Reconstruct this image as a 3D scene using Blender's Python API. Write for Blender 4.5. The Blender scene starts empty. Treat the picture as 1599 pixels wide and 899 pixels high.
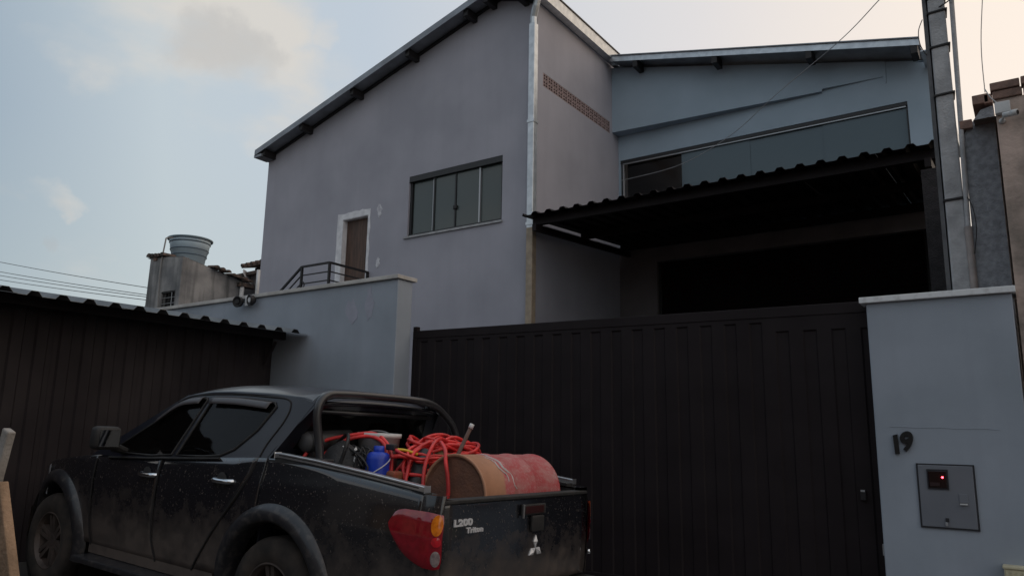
import bpy, bmesh, math, random
from mathutils import Vector, Matrix
random.seed(7)
SC = bpy.context.scene
COL = SC.collection
PI = math.pi

# ---------------------------------------------------------------- camera, sky, sun, exposure
def camera():
    yaw, pitch, roll = math.radians(-34.801), math.radians(10.847), math.radians(0.947)
    f = Vector((math.sin(yaw)*math.cos(pitch), math.cos(yaw)*math.cos(pitch), math.sin(pitch)))
    r = Vector((math.cos(yaw), -math.sin(yaw), 0)); u = r.cross(f)
    r2 = r*math.cos(roll) + u*math.sin(roll); u2 = -r*math.sin(roll) + u*math.cos(roll)
    cd = bpy.data.cameras.new('camera'); co = bpy.data.objects.new('camera', cd); COL.objects.link(co)
    m = Matrix.Identity(4)
    for i in range(3):
        m[i][0] = r2[i]; m[i][1] = u2[i]; m[i][2] = -f[i]
    m[0][3], m[1][3], m[2][3] = 0, 0, 1.5
    co.matrix_world = m
    cd.sensor_width = 36; cd.sensor_fit = 'HORIZONTAL'; cd.lens = 1171.12/1599*36
    cd.clip_start = 0.05; cd.clip_end = 3000
    SC.camera = co
camera()
SUN_EL, SUN_AZ = math.radians(2.0), math.radians(50)      # azimuth from +Y towards +X
vs = SC.view_settings
SC.display_settings.display_device = 'sRGB'
vs.view_transform = 'Standard'; vs.look = 'None'; vs.gamma = 1; vs.use_curve_mapping = False
vs.exposure = 0.50
SKY_STRENGTH = 0.15

def world():
    w = bpy.data.worlds.new('World'); SC.world = w; w.use_nodes = True
    nt = w.node_tree; nt.nodes.clear(); N = nt.nodes.new; L = nt.links.new
    out = N('ShaderNodeOutputWorld'); bg = N('ShaderNodeBackground'); L(bg.outputs[0], out.inputs[0])
    bg.inputs[1].default_value = SKY_STRENGTH
    sky = N('ShaderNodeTexSky'); sky.sky_type = 'NISHITA'; sky.sun_disc = False
    sky.sun_elevation = SUN_EL; sky.sun_rotation = SUN_AZ
    sky.air_density = 1.0; sky.dust_density = 1.5; sky.ozone_density = 1.0; sky.altitude = 0
    tc = N('ShaderNodeTexCoord')
    nrm = N('ShaderNodeVectorMath'); nrm.operation = 'NORMALIZE'; L(tc.outputs['Generated'], nrm.inputs[0])
    D = nrm.outputs[0]
    def math_(op, a, b=None, clamp=False):
        m = N('ShaderNodeMath'); m.operation = op; m.use_clamp = clamp
        for i, v in enumerate((a, b)):
            if v is None: continue
            if isinstance(v, (int, float)): m.inputs[i].default_value = v
            else: L(v, m.inputs[i])
        return m.outputs[0]
    def mix(fac, a, b):
        m = N('ShaderNodeMix'); m.data_type = 'RGBA'
        for s, v in ((m.inputs[0], fac), (m.inputs[6], a), (m.inputs[7], b)):
            if isinstance(v, (int, float)): s.default_value = v
            elif isinstance(v, tuple): s.default_value = (*v, 1)
            else: L(v, s)
        return m.outputs[2]
    # humid dusk: pale haze, brighter and warmer towards where the sun went down
    sund = (math.sin(SUN_AZ)*math.cos(SUN_EL), math.cos(SUN_AZ)*math.cos(SUN_EL), math.sin(SUN_EL))
    dp = N('ShaderNodeVectorMath'); dp.operation = 'DOT_PRODUCT'; L(D, dp.inputs[0]); dp.inputs[1].default_value = sund
    az = N('ShaderNodeMapRange'); az.inputs[1].default_value = -1.0; az.inputs[2].default_value = 1.0; L(dp.outputs['Value'], az.inputs[0])
    ramp = N('ShaderNodeValToRGB'); L(az.outputs[0], ramp.inputs[0]); e = ramp.color_ramp.elements
    e[0].position = 0; e[0].color = (1.75, 2.0, 2.4, 1); e[1].position = 1; e[1].color = (6.2, 5.3, 4.4, 1)
    for pos, c in ((.25, (1.72, 2.15, 2.62)), (.335, (2.80, 3.18, 3.45)), (.455, (2.85, 3.22, 3.65)), (.655, (4.1, 3.95, 3.95)), (.785, (5.3, 4.65, 4.1))):
        x = e.new(pos); x.color = (*c, 1)
    sx = N('ShaderNodeSeparateXYZ'); L(D, sx.inputs[0])
    el = N('ShaderNodeMapRange'); el.inputs[1].default_value = 0.34; el.inputs[2].default_value = 0.08; el.inputs[4].default_value = .45; L(sx.outputs[2], el.inputs[0])
    haze = mix(el.outputs[0], ramp.outputs[0], (2.75, 3.1, 3.05))
    base = mix(0.85, sky.outputs[0], haze)
    # clouds: soft banks placed on the dome, broken by noise
    mp = N('ShaderNodeMapping'); mp.inputs['Scale'].default_value = (1, 1, 2.2); L(D, mp.inputs[0])
    n1 = N('ShaderNodeTexNoise'); n1.inputs['Scale'].default_value = 5.0; n1.inputs['Detail'].default_value = 7; n1.inputs['Roughness'].default_value = 0.52
    L(mp.outputs[0], n1.inputs['Vector'])
    wn = N('ShaderNodeTexNoise'); wn.inputs['Scale'].default_value = 11; wn.inputs['Detail'].default_value = 8; wn.inputs['Roughness'].default_value = .6; L(D, wn.inputs['Vector'])
    wsub = N('ShaderNodeVectorMath'); wsub.operation = 'SUBTRACT'; L(wn.outputs['Color'], wsub.inputs[0]); wsub.inputs[1].default_value = (.5, .5, .5)
    wscl = N('ShaderNodeVectorMath'); wscl.operation = 'SCALE'; L(wsub.outputs[0], wscl.inputs[0]); wscl.inputs['Scale'].default_value = .10
    wadd = N('ShaderNodeVectorMath'); wadd.operation = 'ADD'; L(D, wadd.inputs[0]); L(wscl.outputs[0], wadd.inputs[1])
    wnr = N('ShaderNodeVectorMath'); wnr.operation = 'NORMALIZE'; L(wadd.outputs[0], wnr.inputs[0]); DW = wnr.outputs[0]
    def mask(banks):
        acc = None
        for d, rad, amp in banks:
            v = Vector(d).normalized()
            q = N('ShaderNodeVectorMath'); q.operation = 'DOT_PRODUCT'; L(DW, q.inputs[0]); q.inputs[1].default_value = v
            mr = N('ShaderNodeMapRange'); mr.interpolation_type = 'SMOOTHSTEP'
            mr.inputs[1].default_value = math.cos(rad); mr.inputs[2].default_value = 1.0; mr.inputs[4].default_value = amp
            L(q.outputs['Value'], mr.inputs[0])
            acc = mr.outputs[0] if acc is None else math_('MAXIMUM', acc, mr.outputs[0])
        return acc
    cream = mask([((-.822, .362, .44), .10, .75), ((-.794, .404, .455), .11, .85), ((-.752, .456, .476), .12, 1), ((-.715, .498, .49), .09, .95), ((-.763, .475, .439), .09, 1), ((-.748, .51, .425), .09, 1),
        ((-.738, .542, .402), .10, 1), ((-.776, .498, .386), .07, .8), ((-.682, .559, .471), .035, .7), ((-.70, .60, .40), .09, .6), ((-.891, .38, .25), .030, .95), ((-.886, .39, .249), .022, .9), ((-.894, .367, .257), .028, .8), ((-.907, .337, .251), .032, .6),
        ((-.895, .419, .151), .10, .65), ((-.86, .49, .15), .08, .6), ((.2, -.8, .5), .5, .8), ((-.6, -.65, .4), .4, .8), ((.85, .1, .5), .4, .8)])
    grey = mask([((-.772, .460, .446), .060, 1), ((-.755, .494, .434), .055, 1), ((-.742, .515, .428), .04, .8), ((-.905, .372, .197), .016, .9), ((-.907, .337, .249), .022, .6), ((-.893, .378, .243), .016, .6)])
    wob = math_('MULTIPLY', math_('SUBTRACT', n1.outputs['Fac'], 0.5), 3.0)
    def soft(acc, lo, hi, top):
        r_ = N('ShaderNodeMapRange'); r_.interpolation_type = 'SMOOTHSTEP'; r_.inputs[1].default_value = lo; r_.inputs[2].default_value = hi; r_.inputs[4].default_value = top
        L(math_('MULTIPLY', acc, math_('ADD', wob, 0.75)), r_.inputs[0]); return r_.outputs[0]
    c1_ = mix(soft(cream, .20, 1.05, .82), base, (3.38, 3.18, 2.90))
    c2_ = mix(soft(grey, .12, 1.0, .45), c1_, (2.1, 2.12, 2.15))
    L(c2_, bg.inputs[0])
world()
sl = bpy.data.lights.new('sun', 'SUN'); sl.energy = 0.05; sl.angle = math.radians(10); sl.color = (1, .72, .5)
so = bpy.data.objects.new('sun', sl); COL.objects.link(so)
so.rotation_euler = Vector((math.sin(SUN_AZ)*math.cos(SUN_EL), math.cos(SUN_AZ)*math.cos(SUN_EL), math.sin(SUN_EL))).to_track_quat('Z', 'Y').to_euler()
so.location = (30, 60, 20)

# ---------------------------------------------------------------- materials
MATS = {}
def M(name, c1, c2=None, scale=3.0, rough=.8, metal=0., bump=0., bscale=60., detail=5, lo=.35, hi=.65, coat=0., stretch=(1,1,1),
      dust=None, emit=None, spec=.5, rough2=None, streak=None):
    """noise-mottled principled material; dust=(colour, z0, z1, patch scale) lays dirt below z0..z1 in object space"""
    if name in MATS: return MATS[name]
    m = bpy.data.materials.new(name); m.use_nodes = True; nt = m.node_tree; N = nt.nodes.new; L = nt.links.new
    p = nt.nodes['Principled BSDF']; tc = N('ShaderNodeTexCoord')
    mp = N('ShaderNodeMapping'); mp.inputs['Scale'].default_value = stretch; L(tc.outputs['Object'], mp.inputs[0])
    p.inputs['Roughness'].default_value = rough; p.inputs['Metallic'].default_value = metal
    p.inputs['Specular IOR Level'].default_value = spec
    p.inputs['Coat Weight'].default_value = coat; p.inputs['Coat Roughness'].default_value = .08
    def mixc(fac, a, b):
        x = N('ShaderNodeMix'); x.data_type = 'RGBA'; L(fac, x.inputs[0])
        for s, v in ((x.inputs[6], a), (x.inputs[7], b)):
            if isinstance(v, tuple): s.default_value = (*v, 1)
            else: L(v, s)
        return x.outputs[2]
    col = None
    if c2 is not None:
        n = N('ShaderNodeTexNoise'); n.inputs['Scale'].default_value = scale; n.inputs['Detail'].default_value = detail; L(mp.outputs[0], n.inputs['Vector'])
        r = N('ShaderNodeMapRange'); r.inputs[1].default_value = lo; r.inputs[2].default_value = hi; L(n.outputs['Fac'], r.inputs[0])
        col = mixc(r.outputs[0], c1, c2)
        if rough2 is not None:
            rr = N('ShaderNodeMapRange'); rr.inputs[3].default_value = rough; rr.inputs[4].default_value = rough2; L(r.outputs[0], rr.inputs[0]); L(rr.outputs[0], p.inputs['Roughness'])
    else: p.inputs['Base Color'].default_value = (*c1, 1)
    if streak:                                              # (colour, amount): rain streaks, long in z
        m2 = N('ShaderNodeMapping'); m2.inputs['Scale'].default_value = (1, 1, .09); L(tc.outputs['Object'], m2.inputs[0])
        n = N('ShaderNodeTexNoise'); n.inputs['Scale'].default_value = 5; n.inputs['Detail'].default_value = 6; L(m2.outputs[0], n.inputs['Vector'])
        r = N('ShaderNodeMapRange'); r.inputs[1].default_value = .48; r.inputs[2].default_value = .75; r.inputs[4].default_value = streak[1]; L(n.outputs['Fac'], r.inputs[0])
        col = mixc(r.outputs[0], col if col else c1, streak[0])
    if dust:
        dc, z0, z1, ds = dust
        sx = N('ShaderNodeSeparateXYZ'); L(tc.outputs['Object'], sx.inputs[0])
        r = N('ShaderNodeMapRange'); r.inputs[1].default_value = z1; r.inputs[2].default_value = z0; L(sx.outputs[2], r.inputs[0])
        n = N('ShaderNodeTexNoise'); n.inputs['Scale'].default_value = ds; n.inputs['Detail'].default_value = 8; n.inputs['Roughness'].default_value = .7; L(tc.outputs['Object'], n.inputs['Vector'])
        a = N('ShaderNodeMath'); a.operation = 'MULTIPLY_ADD'; L(r.outputs[0], a.inputs[0]); a.inputs[1].default_value = .55; L(n.outputs['Fac'], a.inputs[2])
        r2 = N('ShaderNodeMapRange'); r2.inputs[1].default_value = .60; r2.inputs[2].default_value = 1.1; r2.inputs[4].default_value = .8; L(a.outputs[0], r2.inputs[0])
        # fine mud specks
        n3 = N('ShaderNodeTexNoise'); n3.inputs['Scale'].default_value = 70; n3.inputs['Detail'].default_value = 3; L(tc.outputs['Object'], n3.inputs['Vector'])
        r3 = N('ShaderNodeMapRange'); r3.inputs[1].default_value = .655; r3.inputs[2].default_value = .70; r3.inputs[4].default_value = .9; L(n3.outputs['Fac'], r3.inputs[0])
        mx = N('ShaderNodeMath'); mx.operation = 'MAXIMUM'; L(r2.outputs[0], mx.inputs[0]); L(r3.outputs[0], mx.inputs[1])
        col = mixc(mx.outputs[0], col if col else c1, dc)
        rr = N('ShaderNodeMapRange'); rr.inputs[3].default_value = rough; rr.inputs[4].default_value = .85; L(mx.outputs[0], rr.inputs[0]); L(rr.outputs[0], p.inputs['Roughness'])
        if coat:
            rc = N('ShaderNodeMapRange'); rc.inputs[3].default_value = coat; rc.inputs[4].default_value = 0; L(mx.outputs[0], rc.inputs[0]); L(rc.outputs[0], p.inputs['Coat Weight'])
    if col is not None: L(col, p.inputs['Base Color'])
    if bump:
        n = N('ShaderNodeTexNoise'); n.inputs['Scale'].default_value = bscale; n.inputs['Detail'].default_value = 4; L(tc.outputs['Object'], n.inputs['Vector'])
        b = N('ShaderNodeBump'); b.inputs['Strength'].default_value = bump; b.inputs['Distance'].default_value = .02; L(n.outputs['Fac'], b.inputs['Height']); L(b.outputs[0], p.inputs['Normal'])
    if emit:
        p.inputs['Emission Color'].default_value = (*emit[0], 1); p.inputs['Emission Strength'].default_value = emit[1]
    MATS[name] = m; return m
def GLASS(name, tint, rough=.03, mixf=.75, spec=.6):
    if name in MATS: return MATS[name]
    m = bpy.data.materials.new(name); m.use_nodes = True; nt = m.node_tree; N = nt.nodes.new; L = nt.links.new
    p = nt.nodes['Principled BSDF']; p.inputs['Base Color'].default_value = (*tint, 1); p.inputs['Roughness'].default_value = rough; p.inputs['Specular IOR Level'].default_value = spec
    t = N('ShaderNodeBsdfTransparent'); t.inputs[0].default_value = (.5, .52, .5, 1)
    x = N('ShaderNodeMixShader'); x.inputs[0].default_value = mixf; L(t.outputs[0], x.inputs[1]); L(p.outputs[0], x.inputs[2])
    L(x.outputs[0], nt.nodes['Material Output'].inputs[0])
    MATS[name] = m; return m

m_wall = M('grey_wall_paint', (.405, .395, .445), (.335, .330, .375), 0.9, .85, bump=.10, bscale=90, detail=8, streak=((.31, .305, .345), .28))
m_wall2 = M('blue_grey_wall_paint', (.36, .395, .455), (.285, .322, .370), 1.3, .85, bump=.13, bscale=240, detail=9, streak=((.26, .285, .33), .35))
m_wall3 = M('slate_wall_paint', (.345, .425, .505), (.29, .365, .435), 1.0, .85, bump=.12, bscale=90)
m_white = M('white_plaster', (.82, .81, .83), (.62, .61, .64), 6, .9, bump=.3, bscale=40)
m_cop = M('pale_coping_stone', (.55, .53, .50), (.40, .38, .36), 5, .7, bump=.1)
m_marble = M('white_marble', (.72, .73, .74), (.5, .5, .5), 14, .45, detail=8, lo=.5, hi=.75)
m_galv = M('galvanised_steel', (.62, .65, .68), (.48, .51, .54), 9, .38, .75)
m_galvd = M('weathered_zinc_sheet', (.30, .32, .35), (.22, .23, .25), 4, .5, .6)
m_rust = M('brown_painted_metal', (.42, .33, .24), (.30, .24, .18), 8, .6)
m_black = M('black_steel_paint', (.010, .008, .009), (.014, .012, .013), 5, .6)
m_gate = M('black_gate_paint', (.0120, .0080, .0092), (.0175, .0125, .0138), 2.5, .6, bump=.35, bscale=3.5, detail=9, spec=.2)
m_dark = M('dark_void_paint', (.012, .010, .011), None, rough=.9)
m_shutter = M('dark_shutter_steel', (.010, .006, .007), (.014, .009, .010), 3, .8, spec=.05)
m_wood = M('brown_door_wood', (.115, .062, .042), (.055, .030, .022), 4, .6, stretch=(6, 6, .6), detail=8)
m_clay = M('clay_brick', (.27, .165, .13), (.17, .11, .09), 12, .9, bump=.3)
m_clayd = M('dusty_clay_brick', (.36, .27, .265), (.28, .21, .205), 12, .9, bump=.3)
m_tile = M('weathered_roof_tile', (.15, .10, .08), (.05, .045, .04), 6, .95)
m_conc = M('pole_concrete', (.46, .46, .47), (.33, .33, .34), 9, .9, bump=.35, bscale=45, detail=8, streak=((.24, .24, .25), .5))
m_rough = M('roughcast_render', (.33, .345, .375), (.22, .23, .25), 22, .95, bump=.6, bscale=60)
m_stain = M('stained_plaster', (.37, .355, .345), (.16, .16, .165), 1.3, .95, bump=.3, bscale=30, detail=9, streak=((.06, .062, .062), .85))
m_pinkst = M('peeling_pink_plaster', (.56, .43, .37), (.25, .205, .175), 4.5, .95, bump=.6, bscale=14, detail=12, lo=.36, hi=.66, streak=((.07, .07, .055), .45))
m_tank = M('pale_blue_fibre', (.57, .70, .79), (.48, .61, .70), 3, .55)
m_tankd = M('dark_blue_band', (.05, .08, .11), None, rough=.6)
m_pvc = M('white_pvc', (.62, .62, .62), (.5, .5, .5), 8, .45)
m_cream = M('cream_plastic', (.60, .55, .38), (.48, .43, .30), 10, .6)
m_shed = M('dark_brown_corrugated', (.019, .015, .0175), (.034, .028, .030), 1.6, .7, bump=.1, spec=.25)
m_shedroof = M('dark_galvalume_roof', (.20, .21, .22), (.13, .135, .14), 3, .5, .3)
m_asph = M('asphalt', (.055, .052, .05), (.04, .038, .037), 3, .95, bump=.5, bscale=80)
m_pave = M('pavement_concrete', (.24, .23, .22), (.16, .155, .15), 2, .95, bump=.3)
m_earth = M('bare_earth', (.13, .09, .06), (.08, .07, .04), 1, 1)
m_wpane = GLASS('window_glass', (.085, .105, .105), .08, .88)
m_wpane2 = GLASS('annexe_glass', (.085, .120, .140), .12, .94)
m_alu = M('aluminium_frame', (.42, .43, .45), None, rough=.4, metal=.6)
m_alud = M('dark_aluminium_frame', (.018, .018, .02), None, rough=.5)

# ---------------------------------------------------------------- helpers
OFF = {}
def tag(o, label, cat, group=None, kind=None):
    if label: o['label'] = label
    if cat: o['category'] = cat
    if group: o['group'] = group
    if kind: o['kind'] = kind
    return o
def thing(name, label, cat, loc=(0, 0, 0), group=None, matrix=None):
    o = bpy.data.objects.new(name, None); COL.objects.link(o); o.empty_display_size = .1
    if matrix is not None: o.matrix_world = matrix; OFF[o] = Vector((0, 0, 0))
    else: o.location = loc; OFF[o] = Vector(loc)
    return tag(o, label, cat, group)
def obj(name, vf, mat, parent=None, smooth=False, label=None, mat2=None, matidx=None):
    v, f = vf
    off = OFF[parent] if parent else Vector((0, 0, 0))
    me = bpy.data.meshes.new(name)
    me.from_pydata([tuple(Vector(p)-off) for p in v], [], f)
    me.materials.append(mat)
    if smooth:
        me.polygons.foreach_set('use_smooth', [True]*len(me.polygons))
    me.validate(); me.update()
    o = bpy.data.objects.new(name, me); COL.objects.link(o)
    if parent: o.parent = parent; OFF[o] = off
    else: OFF[o] = Vector((0, 0, 0))
    if label: o['label'] = label
    return o
def share(src, name, loc, parent, rot=None):
    o = bpy.data.objects.new(name, src.data); COL.objects.link(o); o.parent = parent; o.location = loc; OFF[o] = OFF[parent]
    if rot: o.rotation_euler = rot
    return o
def join(*vfs):
    V, F = [], []
    for v, f in vfs:
        n = len(V); V += list(v); F += [tuple(i+n for i in q) for q in f]
    return V, F
def box(x0, x1, y0, y1, z0, z1, b=0.0):
    if b <= 0:
        v = [(x, y, z) for z in (z0, z1) for y in (y0, y1) for x in (x0, x1)]
        return v, [(0, 2, 3, 1), (4, 5, 7, 6), (0, 1, 5, 4), (2, 6, 7, 3), (0, 4, 6, 2), (1, 3, 7, 5)]
    bm = bmesh.new(); bmesh.ops.create_cube(bm, size=1)
    for q in bm.verts: q.co = Vector(((x0+x1)/2+q.co.x*(x1-x0), (y0+y1)/2+q.co.y*(y1-y0), (z0+z1)/2+q.co.z*(z1-z0)))
    bmesh.ops.bevel(bm, geom=bm.edges[:], offset=b, segments=2, affect='EDGES', profile=.5)
    return dump(bm)
def dump(bm):
    bm.verts.index_update(); bmesh.ops.recalc_face_normals(bm, faces=bm.faces[:])
    r = [tuple(v.co) for v in bm.verts], [tuple(v.index for v in f.verts) for f in bm.faces]
    bm.free(); return r
def prism(poly, fn, holes=()):
    """polygon with holes in 2-D, fn(a, b, t) -> 3-D for t = 0 (front) and 1 (back)"""
    bm = bmesh.new(); es = []; loops = []
    for lp in [poly]+list(holes):
        vs_ = [bm.verts.new((p[0], p[1], 0)) for p in lp]; loops.append(vs_)
        es += [bm.edges.new((vs_[i], vs_[(i+1) % len(vs_)])) for i in range(len(vs_))]
    if holes: bmesh.ops.triangle_fill(bm, use_beauty=True, edges=es)
    else: bm.faces.new(loops[0])
    fs = [[v for v in f.verts] for f in bm.faces]
    idx = {v: i for i, v in enumerate(bm.verts)}; n = len(idx)
    V = [fn(v.co.x, v.co.y, 0) for v in bm.verts]+[fn(v.co.x, v.co.y, 1) for v in bm.verts]
    F = []
    for f in fs:
        q = tuple(idx[v] for v in f); F.append(q); F.append(tuple(i+n for i in reversed(q)))
    for lp in loops:
        for i in range(len(lp)):
            a, b = idx[lp[i]], idx[lp[(i+1) % len(lp)]]; F.append((a, a+n, b+n, b))
    bm.free()
    bm = bmesh.new(); vv = [bm.verts.new(p) for p in V]
    for f in F:
        try: bm.faces.new([vv[i] for i in f])
        except ValueError: pass
    return dump(bm)
def yplane(y0, t): return lambda a, b, k: (a, y0+k*t, b)
def xplane(x0, t): return lambda a, b, k: (x0+k*t, a, b)
def catmull(P, n=6, closed=False):
    P = [Vector(p) for p in P]; m = len(P); out = []
    for i in range(m if closed else m-1):
        g = lambda k: P[k % m] if closed else P[max(0, min(m-1, k))]
        a, b, c, d = g(i-1), g(i), g(i+1), g(i+2)
        for j in range(n):
            t = j/n
            out.append(.5*((2*b)+(c-a)*t+(2*a-5*b+4*c-d)*t*t+(3*b-a-3*c+d)*t**3))
    if not closed: out.append(P[-1])
    return out
def tube(P, r, n=8, closed=False, caps=True):
    P = [Vector(p) for p in P]; m = len(P); V, F = [], []
    rr = r if isinstance(r, (list, tuple)) else [r]*m
    nrm = None
    for i in range(m):
        a = P[i-1] if (closed or i > 0) else P[i]; b = P[(i+1) % m] if (closed or i < m-1) else P[i]
        t = (b-a).normalized() if (b-a).length > 1e-9 else Vector((0, 0, 1))
        if nrm is None:
            nrm = t.orthogonal().normalized()
        nrm = (nrm-t*nrm.dot(t));  nrm = nrm.normalized() if nrm.length > 1e-6 else t.orthogonal().normalized()
        bn = t.cross(nrm)
        for k in range(n):
            a_ = 2*PI*k/n; V.append(P[i]+(nrm*math.cos(a_)+bn*math.sin(a_))*rr[i])
    for i in range(m if closed else m-1):
        for k in range(n):
            j = (i+1) % m; F.append((i*n+k, i*n+(k+1) % n, j*n+(k+1) % n, j*n+k))
    if caps and not closed: F.append(tuple(range(n-1, -1, -1))); F.append(tuple((m-1)*n+k for k in range(n)))
    return V, F
def lathe(prof, c, ax=(0, 0, 1), n=32, close=False):
    """profile (radius, height) turned about ax through c"""
    ax = Vector(ax).normalized(); e1 = ax.orthogonal().normalized(); e2 = ax.cross(e1); c = Vector(c); V, F = [], []
    for r, h in prof:
        for k in range(n):
            a = 2*PI*k/n; V.append(c+ax*h+(e1*math.cos(a)+e2*math.sin(a))*r)
    m = len(prof)
    for i in range(m if close else m-1):
        for k in range(n):
            j = (i+1) % m; F.append((i*n+k, i*n+(k+1) % n, j*n+(k+1) % n, j*n+k))
    return V, F
def grid(fn, nu, nv):
    V = [fn(i/nu, j/nv) for j in range(nv+1) for i in range(nu+1)]
    F = [(j*(nu+1)+i, j*(nu+1)+i+1, (j+1)*(nu+1)+i+1, (j+1)*(nu+1)+i) for j in range(nv) for i in range(nu)]
    return V, F
def solid(o, t, off=-1):
    md = o.modifiers.new('thick', 'SOLIDIFY'); md.thickness = t; md.offset = off; return o
def bev(o, w=.004, seg=2):
    md = o.modifiers.new('bevel', 'BEVEL'); md.width = w; md.segments = seg; md.limit_method = 'ANGLE'; return o
def rib_profile(a0, a1, first, pitch, h, top=.30, base=.50):
    """trapezoid roofing profile: points (a, height) between a0 and a1; ribs centred at first + k*pitch"""
    pts = [(a0, 0)]
    k = math.ceil((a0-first-pitch)/pitch)
    while True:
        c = first+k*pitch; k += 1
        if c-pitch*base/2 > a1: break
        for da, hh in ((-base/2, 0), (-top/2, h), (top/2, h), (base/2, 0)):
            a = c+da*pitch
            if a0 < a < a1: pts.append((a, hh))
    pts.append((a1, pts[-1][1] if abs(pts[-1][1]) < 1e-6 else 0)); return pts
def sheet(pts, f0, f1, t=.003, up=(0, 0, 1)):
    """ribbed sheet: profile pts (a, h); f0/f1(a, h) give the two ends; thickness t along up"""
    up = Vector(up); n = len(pts); V = []
    for f in (f0, f1):
        V += [Vector(f(a, h)) for a, h in pts]
    V += [v-up*t for v in V[:2*n]]
    F = []
    for i in range(n-1):
        F.append((i, i+1, n+i+1, n+i)); F.append((2*n+i, 3*n+i, 3*n+i+1, 2*n+i+1))
        F.append((i, 2*n+i, 2*n+i+1, i+1)); F.append((n+i, n+i+1, 3*n+i+1, 3*n+i))
    F.append((0, n, 3*n, 2*n)); F.append((n-1, 3*n-1, 4*n-1, 2*n-1))
    return V, F
def text(name, s, size, mat, parent, fn, depth=.004, label=None, bold=0.0):
    """built-in lettering laid on a surface by fn(x, y, d)"""
    cu = bpy.data.curves.new('t', 'FONT'); cu.body = s; cu.size = size; cu.extrude = depth/2; cu.offset = bold; cu.resolution_u = 4
    t = bpy.data.objects.new('t', cu); COL.objects.link(t); bpy.context.view_layer.update()
    me = bpy.data.meshes.new_from_object(t)
    v = [fn(p.co.x, p.co.y, p.co.z+depth/2) for p in me.vertices]; f = [tuple(p.vertices) for p in me.polygons]
    bpy.data.objects.remove(t); bpy.data.curves.remove(cu); bpy.data.meshes.remove(me)
    return obj(name, (v, f), mat, parent, label=label)

# ---------------------------------------------------------------- ground
def gz(x, y): return -.034*(max(-16, min(8, x))+2.743) - .016*(max(-3, min(5, y))-4.014)
def patch(x0, x1, y0, y1, dz, nx=24, ny=8):
    return grid(lambda s, t: (x0+(x1-x0)*s, y0+(y1-y0)*t, gz(x0+(x1-x0)*s, y0+(y1-y0)*t)+dz), nx, ny)
tag(obj('ground', ([(-900, -900, -.75), (900, -900, -.75), (900, 900, -.75), (-900, 900, -.75)], [(0, 1, 2, 3)]), m_earth), None, None, kind='structure')
tag(obj('road', patch(-60, 40, -4.0, 5.05, 0, 60, 12), m_asph), None, None, kind='structure')
def slab(x0, x1, y0, y1, z, d):
    v, f = patch(x0, x1, y0, y1, z, 40, 1); n = len(v); m = 41
    v = v+[(a, b, c-d) for a, b, c in v]
    for i in range(40): f.append((i, i+1, n+i+1, n+i)); f.append((m+i, n+m+i, n+m+i+1, m+i+1))
    return v, f
tag(obj('kerb', slab(-60, 40, 5.05, 5.19, .13, .5), m_conc), None, None, kind='structure')
tag(obj('pavement', slab(-60, 40, 5.19, 6.7, .126, .5), m_pave), None, None, kind='structure')
tag(obj('yard', ([(-30, 6.7, .02), (10, 6.7, .02), (10, 40, .02), (-30, 40, .02)], [(0, 1, 2, 3)]), m_asph), None, None, kind='structure')
tag(obj('pavement', slab(-60, 40, -6.0, -4.0, .126, .5), m_pave), None, None, kind='structure')

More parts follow.
